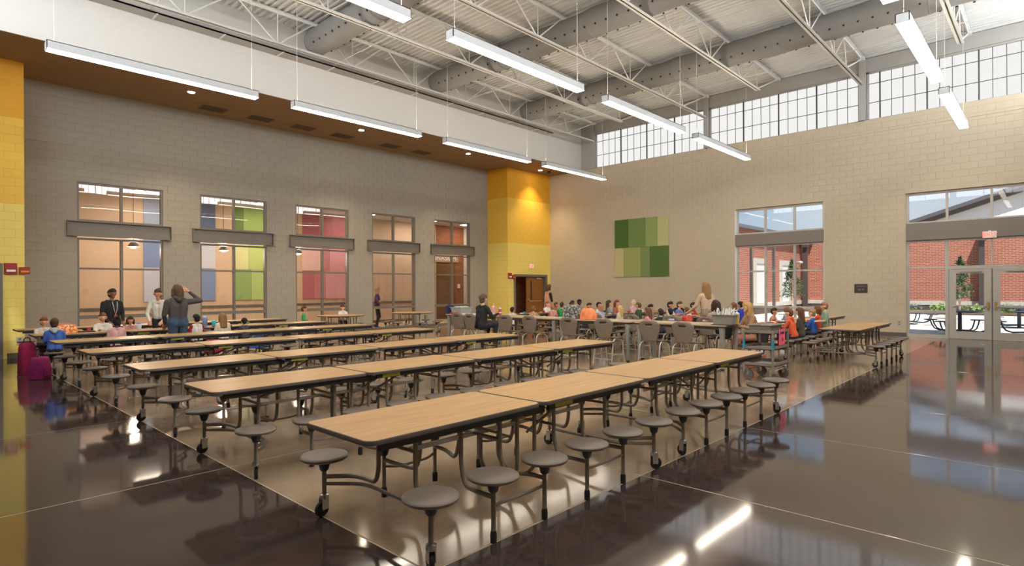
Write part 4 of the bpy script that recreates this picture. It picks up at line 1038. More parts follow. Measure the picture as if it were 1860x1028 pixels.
t=tub(10.42,3.70,0.812,0.27,0.19,0.14,M_tub,'bus_tub','grey bus tub with paper sheets on the cart','tub')
MB().box((-0.22,-0.15,0.10),(0.20,0.15,0.112)).build('paper_stack',mat('paper_cream','e6dccb',0.8,var=0.04),t)
MB().box((10.20,3.58,0.542),(10.55,3.80,0.548)).build('paper_sheet',M_white,label='white paper lying on the middle shelf of the cart',cat='paper')
MB().box((10.22,3.60,0.262),(10.60,3.84,0.268)).build('paper_sheet',M_white,label='white paper lying on the bottom shelf of the cart',cat='paper')

# ------------------------------------------------------------------ things on the tables
def bottle(x,y,z,h,r,col,lab,name='drink_bottle',capc='e8e8e8',straw=False):
    t=thing(name,lab,'bottle' if 'bottle' in name else 'cup',(x,y,z)); m=mat('plastic_'+col,col,0.35,var=0.05); c=mat('cap_'+capc,capc,0.4,var=0.02)
    MB().lathe([(r*0.8,0),(r*0.86,0.008),(r,h*0.55),(r,h*0.8),(r*0.9,h*0.84)],16).build('body',m,t,smooth=True)
    MB().lathe([(r*0.92,h*0.84),(r*0.92,h*0.92),(r*0.6,h*0.95),(r*0.3,h)],16).build('lid',c,t,smooth=True)
    if straw: MB().tube([(0,0,h*0.9),(0.01,0,h*1.3)],0.006,6).build('straw',c,t)
    return t
def bag(x,y,z,sx,sy,h,col,lab,name,rz=0,taper=0.75,handle=None,cat='bag',spots=None):
    t=thing(name,lab,cat,(x,y,z),rz); m=mat('cloth_'+col,col,0.85,var=0.18,scale=25 if spots else 8,bump=0.3)
    if spots and 'ramp' not in m:
        r=[n for n in m.node_tree.nodes if n.type=='VALTORGB'][0]; r.color_ramp.elements[0].position=0.46; r.color_ramp.elements[1].position=0.54
        r.color_ramp.elements[0].color=lin(col)+(1,); r.color_ramp.elements[1].color=lin(spots)+(1,)
    V=[];F=[];n=20;lv=[(0,0.93),(0.03,1.0),(0.45,0.98),(0.8,(1+taper)/2),(0.95,taper),(1.0,taper*0.8)]
    for (f,k) in lv:
        for i in range(n):
            q=2*math.pi*i/n; c,s=math.cos(q),math.sin(q); c=math.copysign(abs(c)**0.45,c); s=math.copysign(abs(s)**0.45,s)
            V.append((sx*c*k,sy*s*k,h*f))
    for a in range(len(lv)-1):
        for i in range(n): F.append((a*n+i,a*n+(i+1)%n,(a+1)*n+(i+1)%n,(a+1)*n+i))
    F.append(tuple(range(n-1,-1,-1))); F.append(tuple(range((len(lv)-1)*n,len(lv)*n)))
    MB().add(V,F).build('bag_body',m,t,smooth=True)
    hm=mat('strap_'+(handle or '222222'),handle or '222222',0.7,var=0.05)
    MB().tube(curve([(-sx*0.45,0,h*0.96),(-sx*0.35,0,h*1.16),(sx*0.35,0,h*1.16),(sx*0.45,0,h*0.96)],0.04),0.010,6).build('handle',hm,t,smooth=True)
    MB().box((-sx*0.7,-sy*1.03,h*0.15),(sx*0.7,-sy*0.96,h*0.5)).build('front_pocket',m,t)
    return t
Z=AH
bag(11.0,yat(817,11.0),Z,0.14,0.11,0.25,'20254a','navy lunch bag at the left end of the tall tables','lunch_bag',1.2,0.85)
MB().box((10.83,12.30,Z),(10.99,12.58,Z+0.05)).build('folder_stack',mat('red_folder','b0283a',0.6,var=0.05),label='red folders lying beside the navy lunch bag',cat='folder')
t=tub(11.10,yat(838,11.1),Z,0.24,0.20,0.20,mat('pale_bin','9fa39b',0.5,var=0.03),'supply_bin','pale grey bin of white packets at the left end of the tall tables','bin',0.1)
for k in range(8): MB().bx((0,0,0),(0.10,0.07,0.05)).build('packet',M_white,t,loc=(-0.14+0.09*(k%4),-0.08+0.15*(k//4),0.19))
MB().box((10.83,11.75,Z),(11.05,12.12,Z+0.03)).build('paper_pad',M_white,label='white paper pad on the tall table by the black jacket',cat='paper')
bag(11.0,yat(886,11.0)-0.02,Z,0.20,0.11,0.13,'b83b4a','crumpled red and white lunch wrapper left of the pink tumbler','lunch_wrapper',1.3,0.6,'e0d0d0',spots='efe4dc')
bottle(11.05,yat(896,11.05),Z,0.26,0.05,'e59aa8','tall pink tumbler with a straw on the tall table','tumbler_cup','f1c9cf',True)
bottle(11.05,yat(908,11.05),Z,0.21,0.045,'c2457f','magenta bottle right of the pink tumbler')
bag(11.0,yat(1038,11.0),Z,0.15,0.21,0.33,'4a4745','black and white patterned backpack on the tall table','backpack',0.1,0.8,'222222',spots='a8a39d')
bag(10.95,yat(1068,10.95),Z,0.11,0.19,0.26,'ee8a5a','orange tote bag on the tall table','tote_bag',0.0,0.62,'e08050')
t=tub(10.98,yat(1316,10.98),Z,0.17,0.20,0.19,M_tub,'cutlery_bin','grey bin of upright white cutlery at the right end of the tall tables','bin',0.15)
rnd=random.Random(5)
for k in range(26):
    x,y=rnd.uniform(-0.13,0.13),rnd.uniform(-0.16,0.16); MB().tube([(x,y,0.05),(x+rnd.uniform(-.05,.05),y+rnd.uniform(-.06,.06),0.26+rnd.uniform(0,0.06))],0.007,5).build('cutlery_piece',M_white,t)
MB().prism(rrect(-0.16,0.16,-0.22,0.22,0.05),0,0.012).build('serving_tray',M_black,loc=(10.98,yat(1316,10.98)-0.0,Z-0.0),label='black tray under the grey cutlery bin',cat='tray')
bpy.data.objects['cutlery_bin'].location.z+=0.013
bottle(11.25,yat(1338,11.25),Z,0.24,0.05,'d8b75a','yellow drink bottle right of the cutlery bin')
# left group
bag(xat(118,14.45),14.5,TH,0.20,0.13,0.17,'e0701c','orange spotted party bag on the sixth row','gift_bag',0.1,0.9,'e0701c',spots='f4c79a')
bottle(xat(252,14.45),14.45,TH,0.16,0.05,'cfd8e4','white and blue drink can on the sixth row','drink_can_bottle','4a7fb5')
bottle(xat(372,14.4),14.4,TH,0.25,0.055,'6d83ab','tall blue-grey cup on the sixth row','tall_cup','9aa6c4')
bottle(xat(389,14.4),14.42,TH,0.15,0.05,'3fb0c2','short teal cup on the sixth row','short_cup','7fd0da')
bag(1.74,14.42,0.0,0.13,0.12,0.60,'9c1a4c','tall bright pink backpack standing at the left end of the sixth row','backpack',0.3,0.8,'401028')
bag(1.80,13.42,0.0,0.15,0.13,0.40,'8a1a5c','magenta backpack on the floor at the left end','backpack',0.9,0.8,'2a1030')
bag(xat(398,11.3),11.55,0.437,0.16,0.14,0.22,'a02330','red and black bag on a stool of the fifth row','stool_bag',0.2,0.8,'202020')
bag(xat(470,11.9)-0.1,11.7,0.437,0.20,0.14,0.20,'2f63b0','blue bag on a stool of the fifth row','stool_bag',0.1,0.8,'203a6a')
# lunch trays and cups in front of the children on the right
M_tray=mat('lunch_tray','2c2b2d',0.5,var=0.05)
def tray(x,y,z,lab,food='d9c7a8',cup='3f87a6',rz=0):
    t=thing('lunch_tray',lab,'tray',(x,y,z),rz); MB().prism(rrect(-0.19,0.19,-0.13,0.13,0.03,4),0,0.02).build('tray_body',M_tray,t)
    MB().ell((-0.07,0.0,0.03),(0.07,0.06,0.03)).build('food',mat('food_'+food,food,0.7,var=0.2,scale=30),t,smooth=True); MB().bx((0.10,0.03,0.055),(0.06,0.06,0.07)).build('milk_carton',mat('carton_'+cup,cup,0.6,var=0.03),t)
TR=[(1195,7.75,'black lunch tray in front of the child in the dark jacket'),(1222,7.75,'black lunch tray in front of the child in the white shirt'),(1252,7.75,'black lunch tray left of the woman in tan'),(1110,10.2,'black lunch tray right of the orange tote bag'),(1140,10.2,'black lunch tray before the child with the long blonde hair'),(1165,10.2,'black lunch tray before the child in the green jacket'),
    (950,12.7,'black lunch tray right of the magenta bottle'),(985,12.7,'black lunch tray before the child in the white T-shirt'),(1012,12.7,'black lunch tray left of the patterned backpack'),(1422,4.8,'black lunch tray with a teal cup before the child in the orange hoodie'),(1405,4.85,'black lunch tray before the blonde woman in brown')]
for k,(u,y,lb) in enumerate(TR): tray(xat(u,y),y,TH,lb,('d9c7a8','c98a5a','e6dcc8')[k%3],('3f87a6','e8e8e8','b03a44')[(k*2)%3])
tray(xat(155,14.45),14.65,TH,'black lunch tray before the child in the white patterned top','c98a5a','b03a44'); tray(xat(400,14.3),14.2,TH,'black lunch tray before the child with the long light hair','e0d090','3f87a6')
# ------------------------------------------------------------------ people
def capsule(mb, p0, r0, p1, r1, n=10):
    p0=Vector(p0);p1=Vector(p1);d=p1-p0; L_=d.length
    if L_<1e-5: mb.ell(tuple(p0),(r0,r0,r0),n,6); return
    t=d/L_; P=[];R=[]
    for i in range(4): a=math.pi/2*(1-i/3.0); P.append(p0-t*(r0*math.sin(a))); R.append(max(0.001,r0*math.cos(a)))
    for i in range(4): a=math.pi/2*(i/3.0); P.append(p1+t*(r1*math.sin(a))); R.append(max(0.001,r1*math.cos(a)))
    mb.tube(P,0.1,n,rs=R)
def remesh(mb, voxel, smooth_it=4, ratio=1.0):
    me=mb.mesh('tmp_body',M_black); ob=bpy.data.objects.new('tmp_body',me); COL.objects.link(ob)
    m=ob.modifiers.new('r','REMESH'); m.mode='VOXEL'; m.voxel_size=voxel
    s=ob.modifiers.new('s','SMOOTH'); s.iterations=smooth_it; s.factor=0.5
    if ratio<1: d=ob.modifiers.new('d','DECIMATE'); d.ratio=ratio
    dg=bpy.context.evaluated_depsgraph_get(); out=bpy.data.meshes.new_from_object(ob.evaluated_get(dg))
    bpy.data.objects.remove(ob); bpy.data.meshes.remove(me); out.polygons.foreach_set('use_smooth',[True]*len(out.polygons)); return out
SLOTS=['skin','shirt','sleeve','pants','shoe','upper']
PLACE=[mat('slot_'+s,'808080',0.8) for s in SLOTS]
def label_faces(me, prims):
    n=len(me.polygons); c=np.empty(n*3); me.polygons.foreach_get('center',c); c=c.reshape(-1,3); best=np.full(n,1e9); lab=np.zeros(n,int)
    for (a,ra,b,rb,s) in prims:
        a=np.array(a,float);b=np.array(b,float);d=b-a; dd=d@d
        t=np.clip(((c-a)@d)/dd,0,1) if dd>1e-9 else np.zeros(n)
        dist=np.linalg.norm(c-(a+t[:,None]*d),axis=1)-(ra+(rb-ra)*t)
        k=dist<best; best[k]=dist[k]; lab[k]=SLOTS.index(s)
    me.materials.clear()
    for m in PLACE: me.materials.append(m)
    me.polygons.foreach_set('material_index',lab.astype(np.int32))
def hand_prims(w, d, up, s, side):
    """palm, four fingers and a thumb from wrist w along d"""
    w=Vector(w); d=Vector(d).normalized(); up=Vector(up); sdir=d.cross(up).normalized(); up=sdir.cross(d).normalized(); P=[]
    k=w+d*0.075*s
    P.append((w,0.022*s,k,0.026*s,'skin'))
    for o in (-1,1): P.append((w+sdir*o*0.012*s,0.018*s,k+sdir*o*0.022*s,0.016*s,'skin'))
    for i,l_ in enumerate((0.058,0.068,0.064,0.050)):
        b=k+sdir*((i-1.5)*0.021*s); m=b+d*(l_*0.55*s)-up*0.006*s; e=m+d*(l_*0.45*s)-up*0.022*s
        P.append((b,0.0105*s,m,0.0098*s,'skin')); P.append((m,0.0098*s,e,0.0085*s,'skin'))
    tb=w+d*0.022*s+sdir*side*0.028*s; tm=tb+d*0.032*s+sdir*side*0.022*s-up*0.008*s; te=tm+d*0.028*s
    P.append((tb,0.013*s,tm,0.0115*s,'skin')); P.append((tm,0.0115*s,te,0.0095*s,'skin'))
    return P
def human(h, seat=None, arms=None, lean=0.0, head=1.0, legs=None, build=1.0, look=(0,0), skirt=False):
    """joint layout facing +X; returns capsules and the head frame"""
    s=h/1.68; P=[]; V=Vector
    if seat is None: pel=V((0,0,0.93*s))
    else: pel=V((0,0,seat+0.095*s))
    up=V((math.sin(lean),0,math.cos(lean)))
    wst=pel+up*0.15*s; chs=pel+up*0.34*s; shz=pel+up*0.47*s; nk=pel+up*0.53*s; b=build
    for o in (-1,1):
        P.append((pel+V((-0.01*s,o*0.075*s*b,0)),0.105*s*b,wst+V((0,o*0.055*s*b,0)),0.088*s*b,'pants' if seat is None else 'shirt'))
        P.append((pel+V((-0.01*s,o*0.075*s*b,-0.01*s)),0.104*s*b,pel+V((0.0,o*0.07*s*b,0.02*s)),0.104*s*b,'pants'))
        P.append((wst+V((0,o*0.055*s*b,-0.05*s)),0.098*s*b,chs+V((0,o*0.075*s*b,0)),0.100*s*b,'shirt'))
        P.append((chs+V((0,o*0.075*s*b,0)),0.100*s*b,shz+V((0,o*0.10*s*b,-0.01*s)),0.062*s*b,'shirt'))
        P.append((shz+V((0,0,0.0)),0.055*s,shz+V((0,o*0.165*s*b,-0.035*s)),0.055*s*b,'shirt'))
    P.append((shz,0.050*s,nk+up*0.03*s,0.047*s,'skin'))
    hd=nk+up*0.055*s+V((0.018*s+0.02*look[0]*s,0,0)); hs=s*head
    # skull, jaw, nose, ears
    hc_=hd+V((0,0,0.075*hs))
    P.append((hc_+V((-0.012*hs,0,0.015*hs)),0.083*hs,hc_+V((0.015*hs,0,0.020*hs)),0.079*hs,'skin'))
    P.append((hc_+V((0.022*hs,0,-0.03*hs)),0.062*hs,hc_+V((0.045*hs,0,-0.068*hs)),0.034*hs,'skin'))
    P.append((hc_+V((0.088*hs,0,0.005*hs)),0.008*hs,hc_+V((0.103*hs,0,-0.022*hs)),0.014*hs,'skin'))
    for o in (-1,1): P.append((hc_+V((0.0,o*0.084*hs,-0.022*hs)),0.012*hs,hc_+V((-0.008*hs,o*0.090*hs,0.012*hs)),0.016*hs,'skin'))
    # arms: elbow and wrist offsets from the shoulder, y is outward
    arms=arms or [((0.02,0.06,-0.27),(0.06,0.07,-0.50)),]*2
    for o,(el,wr) in zip((1,-1),arms):
        S=shz+V((0,o*0.175*s*b,-0.035*s)); E_=S+V((el[0]*s,o*el[1]*s,el[2]*s)); W=S+V((wr[0]*s,o*wr[1]*s,wr[2]*s))
        P.append((S,0.058*s*b,E_,0.045*s*b,'upper')); P.append((E_,0.043*s*b,W-(W-E_)*0.08,0.031*s,'sleeve')); P.append((W-(W-E_)*0.1,0.026*s,W,0.024*s,'skin'))
        P+=hand_prims(W,(W-E_)+V((0.1*s,0,0)) if abs((W-E_).x)>0.02 else W-E_,(0,0,1) if abs((W-E_).z)<0.15*s else (1,0,0),s*(1.0 if head<1.1 else 1.12),-o)
    if legs is None:
        legs=[((0.02,0.0,-0.42),(-0.02,0.01,-0.83)),]*2 if seat is None else [((0.40,0.02,0.0),(0.40,0.03,-0.40)),]*2
    for o,(kn,an) in zip((1,-1),legs):
        H=pel+V((0,o*0.085*s*b,-0.02*s)); K=H+V((kn[0]*s,o*kn[1]*s,kn[2]*s)); A=H+V((an[0]*s,o*an[1]*s,an[2]*s))
        if seat is not None and A.z<0.09: A.z=0.09
        P.append((H,0.092*s*b,K,0.060*s*b,'pants')); P.append((K,0.058*s*b,A,0.042*s,'pants'))
        P.append((A+V((-0.03*s,0,-0.035*s)),0.040*s,A+V((0.12*s,0,-0.05*s)),0.036*s,'shoe'))
    if skirt:
        for o in (-1,1): P.append((pel+V((0,o*0.06*s,0.05*s)),0.115*s,V((0,o*0.09*s,0.35*s)),0.17*s,'pants'))
    P=[(tuple(a),ra,tuple(b_),rb,l_) for a,ra,b_,rb,l_ in P]
    return P,(hc_,hs)
def body_mesh(name, voxel, ratio, **k):
    P,hf=human(**k); mb=MB()
    for a,ra,b,rb,_ in P: capsule(mb,a,ra,b,rb)
    me=remesh(mb,voxel,3,ratio); label_faces(me,P); me.name=name; return me,hf
def hair_mesh(style):
    """hair for a head at the origin, scale 1, facing +X"""
    mb=MB(); V=Vector
    capsule(mb,V((-0.030,0,0.036)),0.089,V((0.016,0,0.062)),0.080,12)
    capsule(mb,V((-0.045,0,-0.02)),0.072,V((-0.035,0,0.03)),0.080,12)
    if style=='long':
        for o in (-1,0,1): capsule(mb,V((-0.055,o*0.045,0.0)),0.055,V((-0.085,o*0.055,-0.27)),0.040)
        for o in (-1,1): capsule(mb,V((0.0,o*0.080,0.03)),0.030,V((-0.015,o*0.092,-0.20)),0.026)
    if style=='bob':
        for o in (-1,1): capsule(mb,V((0.0,o*0.078,0.03)),0.034,V((-0.01,o*0.088,-0.09)),0.030)
        capsule(mb,V((-0.06,0,0)),0.065,V((-0.065,0,-0.10)),0.055)
    if style=='bun': capsule(mb,V((-0.09,0,0.11)),0.042,V((-0.10,0,0.12)),0.042)
    if style=='pony':
        capsule(mb,V((-0.10,0,0.06)),0.030,V((-0.15,0,0.0)),0.034); capsule(mb,V((-0.15,0,0.0)),0.034,V((-0.14,0,-0.22)),0.016)
    if style=='curly':
        r=random.Random(2)
        for i in range(40):
            a=r.uniform(0,6.28); e=r.uniform(-0.2,1.5); p=V((-0.02+0.095*math.cos(a)*math.cos(e),0.095*math.sin(a)*math.cos(e),0.035+0.09*math.sin(e)))
            if p.x>0.055 and p.z<0.06: continue
            mb.ell(tuple(p),(0.024,0.024,0.024),8,6)
    if style=='hood':
        mb=MB(); capsule(mb,V((-0.06,0,-0.14)),0.07,V((-0.09,0,-0.17)),0.05); 
        for o in (-1,1): capsule(mb,V((-0.06,o*0.05,-0.13)),0.045,V((0.02,o*0.085,-0.14)),0.022)
    me=remesh(mb,0.011,3,0.6); me.name='hair_'+style; me.materials.clear(); me.materials.append(PLACE[0]); return me
HAIR={k:hair_mesh(k) for k in ('short','long','bob','bun','pony','curly','hood')}
mb=MB()
for o in (-1,1): mb.ell((0.077,o*0.034,0.012),(0.010,0.014,0.008),8,6)
EYES=mb.mesh('eyes',mat('eye_dark','2a2220',0.3,var=0)); mb=MB().ell((0.077,0,-0.055),(0.008,0.022,0.006),8,6); MOUTH=mb.mesh('mouth',mat('lip','a05a50',0.5,var=0.02))
def pm(kind,col): return mat('%s_%s'%(kind,col),col,0.85 if kind!='skin' else 0.55,var=0.07,scale=18,bump=0.15)
def person(body, loc, rz, label, skin, shirt, pants, shoe='3a3634', sleeve=None, hair='short', hairc='3a2a20', hscale=1.0, scale=1.0, tilt=(0,0,0), group=None, hood=None, upper=None):
    me,(hc_,hs)=body
    t=thing('person',label,'person',loc,rz,group=group); t.scale=(scale,)*3
    b=link('body',me,t)
    ms=[pm('skin',skin),pm('cloth',shirt),pm('skin',skin) if sleeve=='short' else pm('cloth',sleeve or shirt),pm('cloth',pants),pm('shoe',shoe),pm('cloth',upper or (shirt if sleeve in (None,'short') else sleeve))]
    for i,m in enumerate(ms): b.material_slots[i].link='OBJECT'; b.material_slots[i].material=m
    hr=link('hair',HAIR[hair],t,tuple(hc_)); hr.scale=(hs*hscale,)*3; hr.material_slots[0].link='OBJECT'; hr.material_slots[0].material=pm('hair',hairc)
    e=link('eyes',EYES,t,tuple(hc_)); e.scale=(hs,)*3; m_=link('mouth',MOUTH,t,tuple(hc_)); m_.scale=(hs,)*3
    if hood:
        hd=link('hood',HAIR['hood'],t,tuple(hc_)); hd.scale=(hs*1.05,)*3; hd.material_slots[0].link='OBJECT'; hd.material_slots[0].material=pm('cloth',hood)
    return t
# body shapes shared by the children (seated on 0.436 m stools, heads a little large)
FWD=[((0.10,0.03,-0.20),(0.30,-0.04,-0.10))]*2; DOWN=[((0.03,0.05,-0.24),(0.20,0.0,-0.28))]*2; ONE=[((0.10,0.03,-0.20),(0.36,-0.02,-0.06)),((0.05,0.05,-0.23),(0.22,-0.02,-0.20))]
KL=[((0.38,0.02,0.0),(0.36,0.02,-0.34))]*2
K1=body_mesh('child_body_arms_forward',0.0125,0.5,h=1.14,seat=0.436,arms=FWD,lean=0.10,head=1.18,legs=KL)
K2=body_mesh('child_body_arms_down',0.0125,0.5,h=1.14,seat=0.436,arms=DOWN,lean=0.02,head=1.18,legs=KL)
K3=body_mesh('child_body_reaching',0.0125,0.5,h=1.14,seat=0.436,arms=ONE,lean=0.20,head=1.18,legs=KL)
BIG={}
for nm_,kk,ar,le in (('K1','big_child_body_arms_forward',FWD,0.10),('K2','big_child_body_arms_down',DOWN,0.02),('K3','big_child_body_reaching',ONE,0.20)):
    BIG[nm_]=body_mesh(kk,0.0135,0.5,h=1.38,seat=0.436,arms=ar,lean=le,head=1.10,legs=[((0.38,0.02,0.0),(0.36,0.02,-0.34))]*2)
K4=body_mesh('child_body_standing',0.0125,0.5,h=1.20,arms=[((0.02,0.06,-0.24),(0.20,-0.02,-0.26))]*2,head=1.12)
UP,DN=math.pi/2,-math.pi/2
SK=['e0b08e','c98f6c','8a5a40','f0c6a4','5a3a2a']
USED=set()
def kid(u,Y,face,label,body,skin,shirt,pants,hair,hairc,sleeve=None,scale=1.0,X=None,grp='children at the tables',hood=None,hs=1.0,turn=0.0):
    x=X if X is not None else xat(u,Y)
    # sit on the nearest free stool of that row
    if abs(Y-17.7)>0.4:
        cand=[]
        for tx,ty in [(a,b) for a in TX for b in ROWY]+[(a,b) for a,b,_ in RT]:
            for sgn in (-1,1):
                ys=ty+sgn*0.595
                if abs(ys-Y)<0.25:
                    for k in range(6):
                        xs=tx-1.25+0.5*k
                        if (round(xs,2),round(ys,2)) not in USED: cand.append((abs(xs-x),xs,ys))
        cand.sort()
        if cand and cand[0][0]<0.6: x,Y=cand[0][1],cand[0][2]; USED.add((round(x,2),round(Y,2)))
    if scale>=1.04 and body is not K4:
        body=BIG['K1' if body is K1 else 'K2' if body is K2 else 'K3']; scale=min(1.0,max(0.92,scale/1.20))
    # on the stool: keep the seat at stool height when the child is scaled
    t=person(body,(x,Y,0.436*(1-scale) if body is not K4 else 0),face+turn,label,SK[skin],shirt,pants,sleeve=sleeve,hair=hair,hairc=hairc,scale=scale,group=grp,hood=hood,hscale=hs)
    return t
G1='children at the left tables'
kid(95,13.86,UP,'child in a blue tie-dyed jacket with a grey hood, back to the viewer',K2,0,'4468b8','2c2c38','short','4a3020',scale=1.02,grp=G1,hood='a9b4b8',turn=-0.2)
kid(80,15.04,DN,'child with reddish short hair facing the blue jacket',K1,0,'cfc4b4','3a3a44','short','7a4526',grp=G1)
kid(176,15.04,DN,'child in a white patterned top behind the sixth row',K1,0,'d9d2c4','3a3a44','short','6b4a30',scale=1.08,grp=G1)
kid(207,13.86,UP,'child with black hair in a pink sweater, back to the viewer',K2,4,'d9a6a2','40343c','bun','1c1512',grp=G1)
kid(236,15.04,DN,'child with dark hair and a white bow, head bowed over the table',K3,1,'b98a80','3c3640','bob','3a2618',scale=0.95,grp=G1)
kid(343,15.04,DN,'small red-haired child half hidden by the woman in the hoodie',K1,0,'a03440','34384a','short','7a4a30',grp=G1)
kid(357,13.86,UP,'child with dark hair in a red and white raglan shirt',K2,0,'dcd6cf','2c2c38','short','241a16',sleeve='a3202c',grp=G1,turn=0.2)
kid(408,13.86,UP,'child with long light brown hair and a cream shirt, back to the viewer',K2,3,'d8cbb4','3a3a48','long','8a6440',scale=1.03,grp=G1)
kid(461,13.86,UP,'child with black hair bent low over the sixth row',K3,1,'3c3a44','2c2c34','curly','1a1412',scale=0.80,grp=G1)
kid(551,17.55,-0.5,'child in a bright green shirt at the round table',K2,1,'3f9a62','34384a','short','4a3020',grp=G1)
kid(622,17.98,-1.9,'child with curly auburn hair behind the round table',K1,3,'d8d2cc','5a3a44','curly','5a3020',grp=G1)
G2='children at the right tables'
kid(1440,4.26,UP,'child in an orange hoodie reaching over the table',K3,0,'d85a36','40343c','short','6b4428',scale=1.06,grp=G2,hood='d85a36')
kid(1459,4.26,UP,'child with long brown hair in an olive jacket, back to the viewer',K2,0,'4f4a34','2f4a62','long','5a3c28',scale=1.08,grp=G2)
kid(1470,4.30,UP,'child with light hair in a blue shirt behind the olive jacket',K1,3,'2f5fae','30384a','short','9a7448',scale=0.98,grp=G2,X=xat(1470,4.30)+0.15)
kid(1483,4.28,UP,'child with long brown hair in a bright orange shirt',K1,0,'dc4f30','3a3a30','bob','6b4428',scale=1.05,grp=G2,X=xat(1484,4.28)+0.05)
person(K4,(xat(1498,4.02),4.02,0),UP+0.5,'standing child in a sage green T-shirt at the table end',SK[0],'7f9a82','8a8068',sleeve='short',hair='short',hairc='8a6444',scale=0.98,group=G2)
kid(1428,5.44,DN,'child with light brown hair facing the orange hoodie',K1,0,'9a90a4','3a3a44','short','8a6a4a',grp=G2)
kid(1403,5.44,DN,'child with dark hair behind the blonde woman in brown',K3,1,'c08a70','34343c','short','3c2a20',grp=G2)
kid(1366,5.44,DN,'child with dark brown hair left of the blonde woman in brown',K1,1,'a58a70','34343c','bob','3c2a20',scale=1.0,grp=G2)
kid(1347,7.30,UP,'child with black hair in a royal blue shirt, back to the viewer',K2,1,'2c3fb0','2a2a34','curly','14141a',scale=1.12,grp=G2)
kid(1331,7.30,UP,'child with brown hair in a white shirt behind the yellow bottle',K2,0,'d8d4d0','3a3a44','bob','7a5434',scale=1.06,grp=G2)
kid(1338,5.44,DN,'child with black hair beside the yellow bottle',K1,2,'c0bcb8','3a3a44','short','18141a',scale=0.97,grp=G2)
kid(1176,7.30,UP,'child with long brown hair in a pink top leaning over the table',K3,0,'d88a96','7a4a34','long','6a4630',scale=1.05,grp=G2)
kid(1195,7.30,UP,'child with dark hair in a black jacket at the middle table',K1,1,'2c3230','2a2a30','short','2a1e18',grp=G2,turn=-0.6)
kid(1219,7.30,UP,'child with dark hair in a white and blue shirt',K1,0,'a9b4d0','2a2a30','short','1e1820',grp=G2,turn=-0.7)
kid(1244,7.30,UP,'child with brown hair in an orange-red shirt left of the woman in tan',K3,0,'c9503a','3a3a44','short','6a4430',grp=G2,turn=-0.5)
kid(1187,8.50,DN,'child with black hair behind the pink top',K2,1,'8a8488','3a3a44','short','1a161a',scale=1.1,grp=G2)
kid(1208,8.50,DN,'child with black hair in a cream shirt under the green panels',K1,1,'c8c0ac','3a3a44','short','1a1a1c',scale=1.2,grp=G2)
kid(1230,8.50,DN,'child with brown hair in a periwinkle shirt',K3,0,'6f74ac','3a3a44','short','5a3c2a',scale=1.22,grp=G2)
kid(1255,8.50,DN,'child with dark hair in a red shirt',K1,1,'b8343a','3a3a44','short','3a2620',scale=1.1,grp=G2)
kid(1083,9.80,UP,'child with long ginger hair right of the orange tote bag',K3,0,'b98a70','3a3a44','long','9a5a2a',scale=0.95,grp=G2)
kid(1096,9.80,UP,'child with strawberry hair in a lilac shirt',K1,0,'a9a4c0','3a3a44','bob','b07a5a',scale=1.05,grp=G2)
kid(1128,9.80,UP,'child with long blonde hair in a cream jacket, back to the viewer',K2,3,'d8c8b0','5a5048','long','d0a868',scale=0.98,grp=G2)
kid(1152,11.0,DN,'child with pale hair in a light pink shirt',K1,3,'dba6b4','3a3a44','bob','d8b8a4',scale=1.22,grp=G2)
kid(1165,9.80,UP,'child with brown hair in a dark green jacket, back to the viewer',K2,0,'3f4f3c','3a3a44','short','6a4c34',scale=1.08,grp=G2)
kid(1063,11.0,DN,'child with dark brown hair behind the orange tote bag',K2,1,'b0625a','3a3a44','short','3a2a22',scale=1.1,grp=G2)
kid(1074,11.0,DN,'child with black curly hair beside the orange tote bag',K1,2,'c8c4c0','3a3a44','curly','16141a',scale=1.06,grp=G2)
kid(1091,11.02,DN,'tall child with long dark brown hair in a grey shirt',K2,0,'8a8a98','3a3a44','long','4a3626',scale=1.32,grp=G2,turn=0.6)
kid(1124,11.0,DN,'child with long auburn hair left of the black chair',K2,0,'b0605a','3a3a44','long','7a3c24',scale=1.22,grp=G2)
kid(936,12.30,UP,'child with black hair in a white shirt right of the magenta bottle',K1,1,'cfcac4','2c2c34','short','1c1618',scale=0.93,grp=G2,turn=-1.2)
kid(962,12.30,UP,'child with light brown hair in a tan shirt before the oak door',K1,0,'c09878','3a3a44','short','7a5638',scale=0.93,grp=G2,turn=-1.2)
kid(983,13.5,DN,'child in a white T-shirt before the oak door',K1,0,'e4e2e0','3a3a44','short','8a6040',sleeve='short',scale=1.08,grp=G2)
kid(1002,12.30,UP,'child in a rose shirt below the woman with the apron',K3,0,'c88a80','3a3a44','short','9a6a4a',scale=0.97,grp=G2,turn=-1.0)
kid(1013,13.5,DN,'child with dark hair right of the rose shirt',K1,1,'b07a60','3a3a44','bob','4a3020',scale=1.02,grp=G2)
kid(1023,12.30,UP,'child with brown hair in a green shirt left of the patterned backpack',K1,0,'2f9a4a','3a3a44','short','4a3020',scale=1.05,grp=G2,turn=-1.0)
kid(1051,13.5,DN,'child with black hair behind the patterned backpack',K2,4,'9a9aa0','3a3a44','curly','14121a',scale=1.15,grp=G2)
kid(1034,13.5,DN,'child with a dark ponytail left of the patterned backpack',K1,2,'a05a60','3a3a44','pony','1e1614',scale=1.08,grp=G2)

